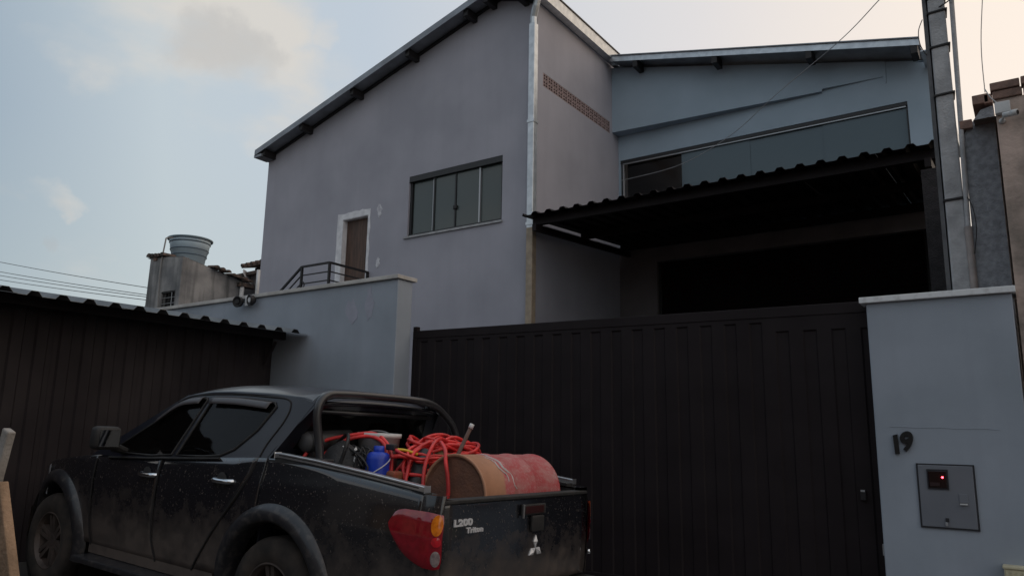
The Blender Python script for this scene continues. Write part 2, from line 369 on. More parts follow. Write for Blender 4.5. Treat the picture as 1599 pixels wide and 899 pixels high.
# ---------------------------------------------------------------- main grey house
def house():
    R = thing('grey_house', 'tall grey plastered house with sloping metal roof, brown door and sliding window', 'house', (-10, 12, 0))
    under = lambda x: 7.47+.277*(x+13.39) if x < -7.3 else 9.157-.34*(x+7.3)
    win = (-9.35, -7.19, 5.03, 6.20); dr = (-11.10, -10.40, 3.5, 5.62)
    rect = lambda q: [(q[0], q[2]), (q[1], q[2]), (q[1], q[3]), (q[0], q[3])]
    obj('front_wall', prism([(-13.64, -.4), (-6.7, -.4), (-6.7, under(-6.7)), (-7.3, under(-7.3)), (-13.64, under(-13.64))], yplane(10, .2), [rect(win), rect(dr)]), m_wall, R)
    # side wall towards the annexe, with the strip of vent bricks let into it
    vs_ = (10.19, 12.69, 7.375, 7.625)
    obj('side_wall', prism([(10.0, -.4), (18, -.4), (18, 8.88), (10.0, 8.88)], xplane(-6.5, -.199), [rect(vs_)]), m_wall, R)
    obj('far_side_wall', prism([(10.2, -.4), (18, -.4), (18, 7.40), (10.2, 7.40)], xplane(-13.64, .2)), m_wall, R)
    obj('rear_wall', prism([(-13.44, -.4), (-6.7, -.4), (-6.7, 8.8), (-7.3, 9.1), (-13.44, 7.45)], yplane(17.8, .2)), m_wall, R)
    obj('upper_floor', box(-13.44, -6.7, 10.2, 17.8, 3.3, 3.5), m_dark, R)
    obj('vent_backing', box(-6.68, -6.66, 10.1, 12.75, 7.3, 7.7), m_dark, R)
    # vent bricks: two courses of ten, each with a grid of holes
    w, h = 2.5/15, .125
    bars = []
    for k in range(3):
        y = .003+k*(w-.006-.020)/2; bars.append(box(-.10, 0, y, y+.020, .003, h-.003))
    for k in range(3):
        z = .003+k*(h-.006-.016)/2; bars.append(box(-.102, -.002, .004, w-.004, z, z+.016))
    base = None
    for j in range(2):
        for i in range(15):
            if base is None:
                base = obj('vent_brick', join(*bars), m_clayd, None); base.parent = R; OFF[base] = OFF[R]
                b = base
            else: b = share(base, 'vent_brick', (0, 0, 0), R)
            b.location = Vector((-6.502, 10.19+i*w, 7.375+j*h))-OFF[R]
    # roof sheets: trapezoid ribs run down the slope
    def roof_side(xa, xb, y0, y1, n):
        wdt = (y1-y0)/n
        for k in range(n):
            a0, a1 = y0+k*wdt, y0+(k+1)*wdt-.004
            pts = rib_profile(a0, a1, y0+.125, .25, .038)
            obj('roof_sheet', sheet(pts, lambda a, hh: (xa, a, under(xa)+.075+hh), lambda a, hh: (xb, a, under(xb)+.075+hh)), m_galvd, R)
    roof_side(-13.70, -7.3, 9.67, 18.2, 8)
    roof_side(-7.3, -6.42, 9.67, 18.2, 8)
    # verge trim along the front edge and its lit lower lip
    def strip(xa, xb, y0, y1, d0, d1): 
        v = []
        for x in (xa, xb):
            for y in (y0, y1):
                for d in (d0, d1): v.append((x, y, under(x)+d))
        return v, [(0, 1, 3, 2), (4, 6, 7, 5), (0, 4, 5, 1), (2, 3, 7, 6), (0, 2, 6, 4), (1, 5, 7, 3)]
    obj('verge_trim', strip(-13.68, -7.3, 9.64, 9.665, .0, .125), m_galvd, R)
    obj('verge_trim', strip(-7.298, -6.40, 9.64, 9.665, .0, .125), m_galvd, R)
    obj('soffit_sheet', strip(-13.6, -7.305, 9.67, 9.998, .055, .07), m_galvd, R)
    obj('soffit_sheet', strip(-7.30, -6.45, 9.67, 9.998, .055, .07), m_galvd, R)
    obj('wall_angle', strip(-13.6, -7.305, 9.955, 9.997, .0, .05), m_alud, R)
    for x in (-13.45, -12.25, -10.75, -9.27, -7.87, -7.42, -6.72):
        z = under(x)
        bev(obj('purlin', box(x-.05, x+.05, 9.69, 9.998, z-.10, z+.05), m_black, R), .006)
    # eaves gutter on the annexe side, end gutter on the low side, downpipe on the corner
    g = obj('gutter', prism([(-6.47, 8.86), (-6.33, 8.86), (-6.30, 9.06), (-6.315, 9.06), (-6.345, 8.875), (-6.47, 8.875)], lambda a, b, k: (a, 9.66+k*3.1, b)), m_galv, R)
    obj('gutter_lip', box(-6.305, -6.285, 9.66, 12.76, 9.045, 9.07), m_alud, R)
    obj('low_gutter', box(-13.715, -13.645, 9.66, 18.2, 7.36, 7.50), m_galv, R)
    obj('gutter_end', box(-13.715, -13.46, 9.655, 9.995, 7.345, 7.40), m_galvd, R)
    d = obj('downpipe', box(-6.59, -6.47, 9.86, 9.98, 0, 8.42, .01), m_galv, R)
    obj('lower_pipe', box(-6.592, -6.468, 9.858, 9.982, 0, 4.78, .01), m_rust, d, label='tan painted lower length of the downpipe')
    obj('pipe_elbow', tube([(-6.53, 9.92, 8.40), (-6.53, 9.92, 8.55), (-6.46, 9.88, 8.72), (-6.40, 9.86, 8.88)], .062, 8), m_galv, d)
    for z in (4.82, 6.6): obj('pipe_collar', box(-6.60, -6.46, 9.85, 9.99, z, z+.05), m_galv, d)
    # sliding window of four panes in a dark frame
    W = obj('window', join(box(-9.35, -7.19, 10.0, 10.09, 6.09, 6.198), box(-9.35, -7.19, 10.03, 10.09, 5.032, 5.075), box(-9.348, -9.30, 10.04, 10.09, 5.076, 6.088), box(-7.235, -7.192, 10.04, 10.09, 5.076, 6.088)), m_alud, R)
    obj('sill', box(-9.42, -7.17, 9.965, 10.06, 4.995, 5.03), m_conc, W)
    xs = [-9.298, -8.78, -8.245, -7.70, -7.237]
    for i in range(4):
        yy = 10.055 if i in (1, 2) else 10.075
        obj('pane', box(xs[i]+.012, xs[i+1]-.004, yy, yy+.008, 5.08, 6.085), m_wpane, W)
        if i < 3: obj('mullion', box(xs[i+1]-.02, xs[i+1]+.008, yy-.018, yy+.02, 5.078, 6.087), m_alu if i != 1 else m_alud, W)
    obj('dark_stile', box(-8.768, -8.735, 10.035, 10.05, 5.078, 6.087), m_alud, W)
    obj('latch', box(-8.28, -8.20, 10.01, 10.05, 5.40, 5.47, .008), m_black, W)
    # door in a deep reveal with bare white plaster round it
    D = obj('door', box(-11.098, -10.402, 10.11, 10.15, 3.5, 5.61), m_wood, R)
    obj('lock', box(-10.50, -10.47, 10.09, 10.11, 4.45, 4.6, .004), m_alud, D)
    def ragged(x0, x1, z0, z1, amp, n=9):
        P = []
        for i in range(n): P.append((x0+(x1-x0)*i/n, z0+random.uniform(-amp, amp)))
        for i in range(n): P.append((x1+random.uniform(-amp, amp), z0+(z1-z0)*i/n))
        for i in range(n): P.append((x1-(x1-x0)*i/n, z1+random.uniform(-amp, amp)))
        for i in range(n): P.append((x0+random.uniform(-amp, amp), z1-(z1-z0)*i/n))
        return P
    obj('bare_plaster', prism(ragged(-11.26, -10.34, 3.3, 5.75, .018, 12), yplane(9.994, .008), [rect((-11.10, -10.40, 3.5, 5.62))]), m_white, R)
    obj('reveal_lining', join(box(-11.106, -11.094, 10.003, 10.195, 3.5, 5.615), box(-10.406, -10.394, 10.003, 10.195, 3.5, 5.615), box(-11.09, -10.41, 10.003, 10.195, 5.608, 5.618)), m_white, R)
    for (x, z, a, b) in ((-10.10, 5.66, .075, .14), (-10.08, 4.62, .065, .11)):
        P = [(x+a*math.cos(t*PI/14)*random.uniform(.55, 1.15), z+b*math.sin(t*PI/14)*random.uniform(.7, 1.15)) for t in range(28)]
        obj('plaster_patch', prism(P, yplane(9.995, .006)), M('thin_plaster_smear', (.66, .65, .68), (.44, .43, .47), 14, .9, lo=.4, hi=.6), R)
    # landing and stair to the door, railing of flat black bar
    obj('landing', box(-11.15, -10.20, 8.95, 9.998, 3.30, 3.46), m_conc, R)
    for i in range(12):
        obj('step', box(-11.15-.26*(i+1), -11.15-.26*i-.002, 8.95, 9.95, 0, 3.30-.255*i), m_conc, R)
    rl = thing('stair_railing', 'black metal railing of the landing outside the brown door', 'railing', (-10.8, 9.2, 3.46))
    def bar(name, a, b, w, p=rl):
        a, b = Vector(a), Vector(b); t = (b-a).normalized(); s = t.cross(Vector((0, 0, 1)));  s = s.normalized() if s.length > .01 else Vector((1, 0, 0)); u = s.cross(t)
        v = [q+s*i*w+u*j*w for q in (a, b) for i, j in ((-1, -1), (1, -1), (1, 1), (-1, 1))]
        return obj(name, (v, [(0, 1, 2, 3), (7, 6, 5, 4), (0, 4, 5, 1), (1, 5, 6, 2), (2, 6, 7, 3), (3, 7, 4, 0)]), m_black, p)
    A, B, E_ = (-10.28, 9.0), (-11.03, 9.0), (-10.31, 9.97)
    for q in (A, B, E_): bar('post', (*q, 3.46), (*q, 4.47), .020)
    for z in (4.455, 4.29, 4.13, 3.95, 3.75):
        w = .018 if z > 4.4 else .010
        bar('rail', (A[0]-.02, A[1], z), (B[0]+.02, B[1], z), w); bar('rail', (A[0], A[1]+.02, z), (E_[0], E_[1]-.02, z), w)
    for z in (4.455, 4.29, 4.13):
        w = .018 if z > 4.4 else .010
        bar('stair_rail', (B[0]-.01, 9.0, z), (B[0]-2.4, 9.0, z-2.4*.71), w)
    for i in range(1, 3): bar('post', (B[0]-1.1*i, 9.0, 3.2-.255*(i*4)), (B[0]-1.1*i, 9.0, 4.45-1.1*i*.71), .018)
    obj('bar_scroll', tube([(-11.0+.07*math.cos(t*.5), 8.99, 4.10+.07*math.sin(t*.5)) for t in range(-3, 5)], .012, 6), m_black, rl)
house()

# ---------------------------------------------------------------- annexe: facade with the long window, canopy, shutter
def annexe():
    R = thing('annexe_building', 'lower slate grey block with a long window above the corrugated canopy', 'building', (-3.7, 14, 0))
    top = lambda x: 8.80-.2318*(x+6.38)
    rect = lambda q: [(q[0], q[2]), (q[1], q[2]), (q[1], q[3]), (q[0], q[3])]
    win = (-6.46, -1.27, 5.30, 6.91); dr = (-5.72, -1.15, -.3, 4.74)
    obj('front_wall', prism([(-6.498, 5.12), (-.9, 5.12), (-.9, 7.5), (-1.35, 7.6), (-6.498, 7.6)], yplane(13.06, .2), [rect(win)]), m_wall3, R)
    obj('ground_floor_wall', prism([(-6.498, -.4), (-5.72, -.4), (-5.72, 4.74), (-1.15, 4.74), (-1.15, -.4), (-.9, -.4), (-.9, 5.119), (-6.498, 5.119)], yplane(13.06, .2)), M('canopy_shade_paint', (.20, .175, .175), (.16, .14, .14), 2, .9), R)  # canopy shade put into the paint, darker than the wall above
    # upper wall stands proud at one end and dies into the facade at the other
    yf = lambda x: 12.785+.262*(x+6.498)/4.92
    P = [(-6.498, 7.43), (-2.56, 7.385), (-2.545, 7.43), (-1.60, 7.42), (-1.56, 7.30), (-1.55, 7.30), (-1.55, top(-1.55)), (-6.498, top(-6.498))]
    obj('upper_wall', prism(P, lambda a, b, k: (a, min(yf(a), 13.045) if k == 0 else 13.059, b)), m_wall3, R)
    obj('upper_wall', prism([(-1.549, 7.55), (-.905, 7.55), (-.905, top(-.9)), (-1.549, top(-1.55))], yplane(13.062, .19)), m_wall3, R)
    obj('side_wall', box(-1.1, -.902, 13.262, 18, -.4, 7.4), m_wall3, R)
    obj('rear_wall', box(-6.4, -1.1, 17.8, 18, -.4, 7.4), m_wall3, R)
    obj('floor_slab', box(-6.49, -1.102, 13.262, 17.8, 4.9, 5.1), m_dark, R)
    wdt = 6.2/5
    for k in range(5):                                             # roof: falls to the outer side, ribs run down the fall
        y0 = 12.5+k*1.2
        pts = rib_profile(y0, y0+1.196, 12.6, .25, .038)
        obj('roof_sheet', sheet(pts, lambda a, hh: (-6.38, a, top(-6.38)+.06+hh), lambda a, hh: (-.98, a, top(-.98)+.06+hh)), m_galvd, R)
    def strip(xa, xb, y0, y1, d0, d1):
        v = [(x, y, top(x)+d) for x in (xa, xb) for y in (y0, y1) for d in (d0, d1)]
        return v, [(0, 1, 3, 2), (4, 6, 7, 5), (0, 4, 5, 1), (2, 3, 7, 6), (0, 2, 6, 4), (1, 5, 7, 3)]
    obj('verge_trim', strip(-6.38, -.98, 12.47, 12.495, .0, .11), m_galv, R)
    obj('verge_cap', strip(-6.38, -.98, 12.44, 12.52, .112, .13), m_galvd, R)
    obj('soffit_sheet', strip(-6.30, -1.0, 12.5, 13.05, .045, .056), m_galvd, R)
    for x in (-5.84, -4.26, -2.63, -1.06): bev(obj('purlin', box(x-.05, x+.05, 12.48, 12.80, top(x)-.13, top(x)+.04), m_black, R), .006)
    obj('gutter', prism([(-.97, 7.42), (-.80, 7.42), (-.78, 7.56), (-.795, 7.56), (-.815, 7.435), (-.97, 7.435)], lambda a, b, k: (a, 12.45+k*5.5, b)), m_galv, R)
    W = obj('window', join(box(-6.46, -1.27, 13.07, 13.16, 6.85, 6.908), box(-6.46, -1.27, 13.10, 13.16, 5.30, 5.34), box(-6.458, -6.42, 13.10, 13.16, 5.341, 6.849), box(-1.30, -1.272, 13.10, 13.16, 5.341, 6.849)), m_alud, R)
    obj('white_track', box(-6.42, -1.30, 13.085, 13.10, 6.825, 6.848), m_alu, W)
    obj('white_track', box(-6.42, -6.395, 13.085, 13.10, 5.34, 6.82), m_alu, W)
    xs = [-5.19, -3.9, -2.6, -1.30]
    for i in range(3): obj('pane', box(xs[i]+.003, xs[i+1]+.03 if i < 2 else xs[i+1]-.003, 13.125+.012*(i % 2), 13.133+.012*(i % 2), 5.342, 6.845), m_wpane2, W)
    obj('open_pane', box(-6.35, -5.06, 13.165, 13.173, 5.342, 6.845), GLASS('dim_glass', (.01, .01, .012), .1, .55), W)
    # roller shutter of narrow slats behind the opening
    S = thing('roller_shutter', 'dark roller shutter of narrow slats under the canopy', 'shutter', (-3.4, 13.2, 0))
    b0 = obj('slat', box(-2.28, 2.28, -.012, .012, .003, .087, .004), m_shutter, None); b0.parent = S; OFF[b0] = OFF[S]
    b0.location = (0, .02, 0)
    obj('backing', box(-5.72, -1.15, 13.24, 13.255, -.1, 4.8), m_dark, S)  # added dark sheet, stops light showing through the slat gaps
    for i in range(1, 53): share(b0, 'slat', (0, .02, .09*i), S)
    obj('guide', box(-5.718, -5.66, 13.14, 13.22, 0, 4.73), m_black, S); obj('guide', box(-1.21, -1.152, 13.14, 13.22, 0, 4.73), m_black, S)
    # canopy
    C = thing('corrugated_canopy', 'black corrugated metal canopy projecting over the yard entrance', 'canopy', (-3.5, 11, 4.8))
    zc = lambda y: 4.86+.075*(y-9.5)
    n = 5; x0 = -6.43
    cuts = [-6.43, -5.325, -4.32, -3.32, -2.315, -1.31, -.64]
    for a0, a1 in zip(cuts, cuts[1:]):
        pts = rib_profile(a0, a1-.003, -6.2, .2508, .042, .26, .52)
        obj('canopy_sheet', sheet(pts, lambda a, h: (a, 9.5, zc(9.5)+h), lambda a, h: (a, 13.04, zc(13.04)+h), .004), m_gate, C)
    for y in (9.75, 11.3, 12.85): obj('cross_beam', box(-6.36, -.7, y-.04, y+.04, zc(y)-.13, zc(y)-.006), m_gate, C)
    for x in (-6.28, -.78): 
        v = [(x+dx, y, zc(y)+d) for y in (9.62, 13.03) for dx in (-.035, .035) for d in (-.24, -.132)]
        obj('rafter', (v, [(0, 1, 3, 2), (4, 6, 7, 5), (0, 4, 5, 1), (2, 3, 7, 6), (0, 2, 6, 4), (1, 5, 7, 3)]), m_gate, C)
annexe()
tag(obj('added_shade_wall', box(-.86, -.66, 9.62, 13.05, -.4, 4.6), M('shade_dark_roughcast', (.035, .030, .032), (.02, .018, .019), 12, .95, bump=.6)), 'dark wall added to deepen the shade below the end of the canopy', 'wall')  # added to cut light under the canopy; its near-black colour paints in shade

# ---------------------------------------------------------------- street walls, gate, pillar
def street_wall():
    R = thing('street_wall', 'blue grey rendered street wall with a pale coping beside the gate', 'wall', (-9, 6.4, 0))
    bev(obj('wall_body', box(-15.5, -6.0, 6.3, 6.55, -.5, 3.235), m_wall2, R), .008)
    v = [(-15.5, 6.26, 3.237), (-5.97, 6.26, 3.237), (-5.97, 6.60, 3.237), (-15.5, 6.60, 3.237), (-15.5, 6.26, 3.285), (-5.97, 6.26, 3.285), (-5.97, 6.60, 3.285), (-15.5, 6.60, 3.285)]
    bev(obj('coping', (v, [(3, 2, 1, 0), (4, 5, 6, 7), (0, 1, 5, 4), (1, 2, 6, 5), (2, 3, 7, 6), (3, 0, 4, 7)]), m_cop, R), .006)
    # trowel repairs in the render
    for cx, cz, rx, rz_ in ((-6.75, 2.9, .10, .16), (-6.45, 2.98, .07, .2), (-7.4, 1.9, .16, .1)):
        P = [(cx+rx*math.cos(t*PI/7)*random.uniform(.6, 1.2), cz+rz_*math.sin(t*PI/7)*random.uniform(.6, 1.2)) for t in range(14)]
        obj('render_patch', prism(P, yplane(6.2965, .005)), M('render_patch_paint', (.375, .38, .45), (.33, .34, .40), 8, .9), R)
    L_ = thing('twin_spotlight', 'white post with two round dark floodlights on the street wall', 'spotlight', (-8.74, 6.28, 3.2))
    obj('post', tube([(-8.76, 6.40, 3.28), (-8.76, 6.40, 3.66)], .026, 10), m_pvc, L_, True)
    obj('junction_box', box(-8.79, -8.70, 6.235, 6.298, 3.13, 3.27, .008), m_pvc, L_)
    for x, nm in ((-8.875, 1), (-8.60, 2)):
        c = (x, 6.20, 3.19)
        h = obj('lamp_head', lathe([(0, .06), (.04, .055), (.07, .02), (.078, -.03), (.07, -.035), (.062, -.02), (0, -.015)], c, (-.25 if nm == 1 else .25, 1, .1), 20), m_black, L_, True)
        obj('lens', lathe([(0, 0), (.032, 0), (.034, -.008), (.03, -.012), (0, -.012)], (c[0], c[1]-.022, c[2]-.0), (.1 if nm == 2 else -.5, 1, .1), 16), m_pvc if nm == 2 else m_alud, h)
        obj('bracket', tube([(x, 6.23, 3.19), (-8.745, 6.26, 3.19)], .012, 6), m_black, h)
    # gate
    G = thing('sliding_gate', 'wide black sheet metal sliding gate with pressed vertical panels', 'gate', (-3.5, 6.6, 0))
    ztop = lambda x: 2.65-.012*(x+5.98)
    def rail(name, x0, x1, y0, y1, d0, d1, zf=ztop):
        v = [(x, y, zf(x)+d) for x in (x0, x1) for y in (y0, y1) for d in (d0, d1)]
        return bev(obj(name, (v, [(0, 1, 3, 2), (4, 6, 7, 5), (0, 4, 5, 1), (2, 3, 7, 6), (0, 2, 6, 4), (1, 5, 7, 3)]), m_gate, G), .004)
    rail('top_rail', -5.985, -.95, 6.575, 6.64, -.09, 0)
    rail('bottom_rail', -5.985, -.95, 6.575, 6.64, 0, .10, lambda x: .12)
    rail('end_post', -5.985, -5.93, 6.573, 6.642, -2.5, -.092)
    obj('top_stop', box(-5.985, -5.93, 6.58, 6.635, 2.652, 2.70), m_gate, G)
    x = -5.93; k = 0
    while x < -1.0:
        w = .2265; x1 = min(x+w, -.95); drop = .0 if x < -1.95 else .085
        zt = 2.65-.012*(x+5.98)-.092; zp = zt-.035-drop
        # pan recessed between two flat stiles, closed by a pressed shoulder at the top
        a, b = x+.055, x1-.055; y0, y1 = 6.585, 6.598
        v = [(x, y0, .22), (a, y0, .22), (a+.012, y1, .22), (b-.012, y1, .22), (b, y0, .22), (x1, y0, .22),
             (x, y0, zp), (a, y0, zp), (a+.012, y1, zp-.012), (b-.012, y1, zp-.012), (b, y0, zp), (x1, y0, zp),
             (x, y0, zt), (x1, y0, zt)]
        f = [(0, 1, 7, 6), (1, 2, 8, 7), (2, 3, 9, 8), (3, 4, 10, 9), (4, 5, 11, 10), (7, 8, 9, 10), (6, 7, 10, 11, 13, 12)]
        solid(obj('gate_panel', (v, f), m_gate, G), .003, 1)
        x = x1; k += 1
    lk = obj('gate_lock', box(-1.20, -1.16, 6.555, 6.584, 1.02, 1.10, .004), m_black, G); obj('keyhole', box(-1.195, -1.165, 6.548, 6.556, 1.085, 1.10), m_alu, lk)
    # pillar
    P_ = thing('gate_pillar', 'blue grey rendered wall end with a white marble coping beside the gate', 'pillar', (-.55, 6.5, 0))
    bev(obj('pillar_body', box(-1.035, -.07, 6.4, 6.72, -.4, 2.54), m_wall2, P_), .008)
    v, f = box(-1.08, -.045, 6.365, 6.74, 2.541, 2.588); bev(obj('coping', (v, f), m_marble, P_), .005)
    obj('strike', box(-1.047, -1.034, 6.42, 6.46, .64, .72, .003), m_alu, P_)
    # hairline across the render
    pts = [(-.93+.07*i, 6.3985, 1.585+.003*math.sin(i*1.7)-.0012*i) for i in range(11)]
    obj('render_ridge', tube(pts, .0016, 5), m_wall2, P_)
    n = thing('house_number', 'black house number 19 fixed above the meter box', 'house number', (-.85, 6.398, 1.4))
    m_num = M('black_number_plastic', (.008, .008, .008), None, rough=.4)
    c, s = math.cos(math.radians(16)), math.sin(math.radians(16))
    for ch, ox, oy in (('1', -.935, 1.38), ('9', -.862, 1.405)):
        text('digit', ch, .185, m_num, n, lambda x, y, d, ox=ox, oy=oy: (ox+x*c-y*s*.2, 6.398-d*1.6, oy+y+x*s), .012, bold=.007)
    # meter box
    B = thing('meter_box', 'flush grey electricity meter box with a small window and red light', 'meter box', (-.59, 6.4, 1.1))
    obj('door_panel', box(-.764, -.416, 6.385, 6.3985, .878, 1.312, .004), M('meter_box_paint', (.175, .185, .21), (.15, .16, .185), 3, .6), B)
    m_rim = M('meter_box_edge', (.02, .02, .024), None, rough=.7)
    obj('frame', join(box(-.775, -.405, 6.388, 6.3995, 1.313, 1.322), box(-.775, -.405, 6.388, 6.3995, .868, .877), box(-.775, -.765, 6.388, 6.3995, .8775, 1.3125), box(-.415, -.405, 6.388, 6.3995, .8775, 1.3125)), m_rim, B)
    wn = obj('meter_window', box(-.70, -.58, 6.374, 6.386, 1.15, 1.275, .006), M('meter_window_glass', (.012, .006, .007), None, rough=.15), B)
    obj('window_rim', join(box(-.708, -.572, 6.378, 6.3848, 1.275, 1.283), box(-.708, -.572, 6.378, 6.3848, 1.142, 1.15), box(-.708, -.70, 6.378, 6.3848, 1.15, 1.275), box(-.58, -.572, 6.378, 6.3848, 1.15, 1.275)), m_rim, wn)
    obj('red_light', lathe([(0, 0), (.007, 0), (.006, .005), (0, .007)], (-.608, 6.374, 1.228), (0, -1, 0), 12), M('red_led', (.8, .02, .02), None, emit=((1, .02, .03), 22)), wn)
    obj('meter_face', box(-.69, -.63, 6.372, 6.3738, 1.165, 1.19), M('meter_face_print', (.03, .015, .016), None, rough=.4), wn)
    obj('breaker_flap', join(box(-.515, -.462, 6.379, 6.3848, 1.056, 1.118, .002)), MATS['meter_box_paint'], B)
    obj('flap_handle', box(-.512, -.466, 6.368, 6.379, 1.043, 1.052), m_pvc, B)
    obj('latch', join(box(-.615, -.600, 6.37, 6.384, .89, .915, .003)), m_alu, B)
    obj('latch_shade', box(-.612, -.59, 6.374, 6.3845, .918, .945, .003), m_rim, B)
    k = thing('mail_slot', 'cream ribbed mail box low on the pillar', 'mail box', (-.18, 6.38, .5))
    obj('body', box(-.285, -.09, 6.31, 6.398, .38, .645, .006), m_cream, k)
    obj('lid', box(-.292, -.083, 6.30, 6.399, .646, .664, .004), m_cream, k)
    for i in range(6): obj('rib', box(-.275+i*.032, -.26+i*.032, 6.302, 6.312, .40, .63), m_cream, k)
street_wall()

# ---------------------------------------------------------------- consumer pole behind the pillar
CABLE = [(-0.486, 7.4, 6.015), (-0.976, 8.2, 6.099), (-1.539, 9.0, 6.158), (-2.606, 10.3, 6.293), (-3.737, 11.6, 6.346), (-4.997, 12.5, 6.361), (-6.392, 12.95, 6.451)]
def pole():
    R = thing('concrete_pole', 'square concrete utility pole with straps standing behind the pillar', 'pole', (-.43, 6.95, 0))
    a = math.radians(7)
    def ring(cx, cy, h, z): return [(cx+h*math.sqrt(2)*math.cos(a+PI/4+k*PI/2), cy+h*math.sqrt(2)*math.sin(a+PI/4+k*PI/2), z) for k in range(4)]
    V = ring(-.418, 6.95, .072, -.3)+ring(-.385, 6.95, .060, 7.4)
    o = obj('shaft', (V, [(3, 2, 1, 0), (4, 5, 6, 7)]+[(k, (k+1) % 4, 4+(k+1) % 4, 4+k) for k in range(4)]), m_conc, R); bev(o, .012)
    for z in (3.42, 4.34, 4.78, 5.10, 5.24):
        f = z/7.4; h = .079-.012*f; cx = -.418+.033*f
        p = ring(cx, 6.95, h, z); pts = [p[k] for k in range(4)]
        pts = [Vector(q)+Vector((0, 0, .012*(i % 2))) for i, q in enumerate(pts)]
        obj('strap', tube(pts+[pts[0]], .011, 6), m_black, R)
    obj('side_channel', ([(-.525, 6.90, -.2), (-.494, 6.90, -.2), (-.494, 7.0, -.2), (-.525, 7.0, -.2), (-.482, 6.90, 7.3), (-.452, 6.90, 7.3), (-.452, 7.0, 7.3), (-.482, 7.0, 7.3)], [(3, 2, 1, 0), (4, 5, 6, 7), (0, 1, 5, 4), (1, 2, 6, 5), (2, 3, 7, 6), (3, 0, 4, 7)]), M('dull_grey_channel', (.13, .13, .135), (.09, .09, .095), 10, .8), R)
    obj('conduit', tube([(-.315, 6.88, 2.6), (-.318, 6.88, 3.1), (-.290, 6.88, 4.3), (-.262, 6.88, 5.6), (-.25, 6.9, 7.2)], .019, 10), m_conc, R, True)
    obj('conduit_sleeve', tube([(-.312, 6.88, 2.0), (-.318, 6.88, 3.18)], .027, 10), M('pinkish_pvc', (.30, .25, .23), (.22, .19, .18), 10, .6), R, True)
    obj('tie_wire', tube(catmull([(-.49, 6.88, 4.72), (-.53, 6.86, 4.82), (-.535, 6.86, 4.95), (-.50, 6.88, 5.06)], 5), .004, 5), m_black, R)
    obj('tie_wire', tube(catmull([(-.30, 6.86, 3.42), (-.27, 6.84, 3.32), (-.26, 6.84, 3.15), (-.29, 6.86, 2.95)], 5), .004, 5), m_black, R)
    w = obj('service_cable', tube(catmull(CABLE, 8), .0055, 6), M('pale_cable', (.42, .42, .44), None, rough=.6))
    tag(w, 'thin pale service cable sagging to the long window', 'cable')
    w = obj('drop_wire', tube(catmull([(-.38, 6.9, 5.14), (-.22, 6.8, 5.18), (0.1, 6.6, 5.4), (.9, 6.0, 6.0)], 6), .006, 6), m_black)
    tag(w, 'short black wire leaving the concrete pole towards the street', 'cable')
    w = obj('phone_wire', tube(catmull([(-.10, 6.55, 4.15), (-.09, 6.6, 4.6), (-.02, 6.7, 5.3), (.03, 6.8, 6.2)], 6), .0035, 5), M('thin_grey_wire', (.35, .32, .30), None))
    tag(w, 'thin grey wire rising from the peeling neighbour wall', 'cable')
pole()

# ---------------------------------------------------------------- neighbour on the near side
def neighbour():
    R = thing('neighbour_house', 'old house with peeling pinkish plaster and bare bricks along its top', 'house', (2, 7.5, 0))
    obj('front_wall', box(-.045, 6, 6.45, 6.65, -.6, 4.03), m_pinkst, R)
    b = obj('top_brick', box(0, .188, 0, .10, 0, .062, .006), m_clay, None); b.parent = R; OFF[b] = OFF[R]; b.location = Vector((-.055, 6.43, 4.034))-OFF[R]
    for i in range(1, 14): share(b, 'top_brick', Vector((-.055+.196*i, 6.43+random.uniform(-.012, .012), 4.034))-OFF[R], R)
    for i in range(14): share(b, 'top_brick', Vector((-.065+.196*i, 6.41+random.uniform(-.012, .012), 4.101))-OFF[R], R)
    obj('roughcast_wall', prism([(-.315, -.4), (-.07, -.4), (-.062, 4.17), (-.15, 4.15), (-.288, 3.96)], yplane(6.9, .5)), m_rough, R)
    for x0, x1, z0, z1 in ((-.20, -.085, 4.19, 4.27), (-.305, -.215, 4.0, 4.075), (-.12, -.06, 4.18, 4.26)):
        bev(obj('rafter_end', box(x0, x1, 6.86, 7.35, z0, z1), m_clay, R), .006)
    obj('rear_wall', box(-.3, 6, 12, 12.2, -.6, 4.3), m_pinkst, R)
    obj('side_wall', box(-.20, 0.0, 7.41, 12, -.6, 3.8), m_rough, R)
    obj('roof', ([(-.2, 6.7, 4.0), (6, 6.7, 4.0), (6, 12, 4.6), (-.2, 12, 4.6)], [(0, 1, 2, 3)]), m_tile, R)
    J = thing('junction_box', 'white plastic junction box under the brick course', 'box', (0, 6.44, 3.9))
    obj('case', box(-.048, .05, 6.40, 6.448, 3.905, 3.995, .006), m_pvc, J); obj('lid_seam', box(-.049, .051, 6.424, 6.428, 3.904, 3.996), m_alu, J)
    Cm = thing('security_camera', 'white bullet security camera below the junction box', 'camera', (0, 6.44, 3.85))
    obj('mount', lathe([(0, 0), (.022, 0), (.022, .012), (.012, .03), (0, .03)], (-.01, 6.449, 3.855), (0, -1, 0), 14), m_pvc, Cm, True)
    obj('arm', tube([(-.01, 6.425, 3.855), (.0, 6.39, 3.862), (.02, 6.37, 3.868)], .008, 8), m_pvc, Cm, True)
    bd = obj('camera_body', tube([(.0, 6.372, 3.872), (.07, 6.34, 3.862)], .021, 14), m_pvc, Cm, True)
    obj('hood', tube([(.05, 6.349, 3.868), (.088, 6.332, 3.862)], .024, 14), m_pvc, bd, True)
    obj('lens', lathe([(0, 0), (.017, 0), (.017, .003), (0, .003)], (.0885, 6.3315, 3.862), (.9, -.4, -.1), 14), m_black, bd)
    obj('wire', tube(catmull([(-.10, 6.44, 4.14), (-.07, 6.43, 4.06), (-.03, 6.43, 4.0)], 5), .004, 5), m_pvc, J)
neighbour()

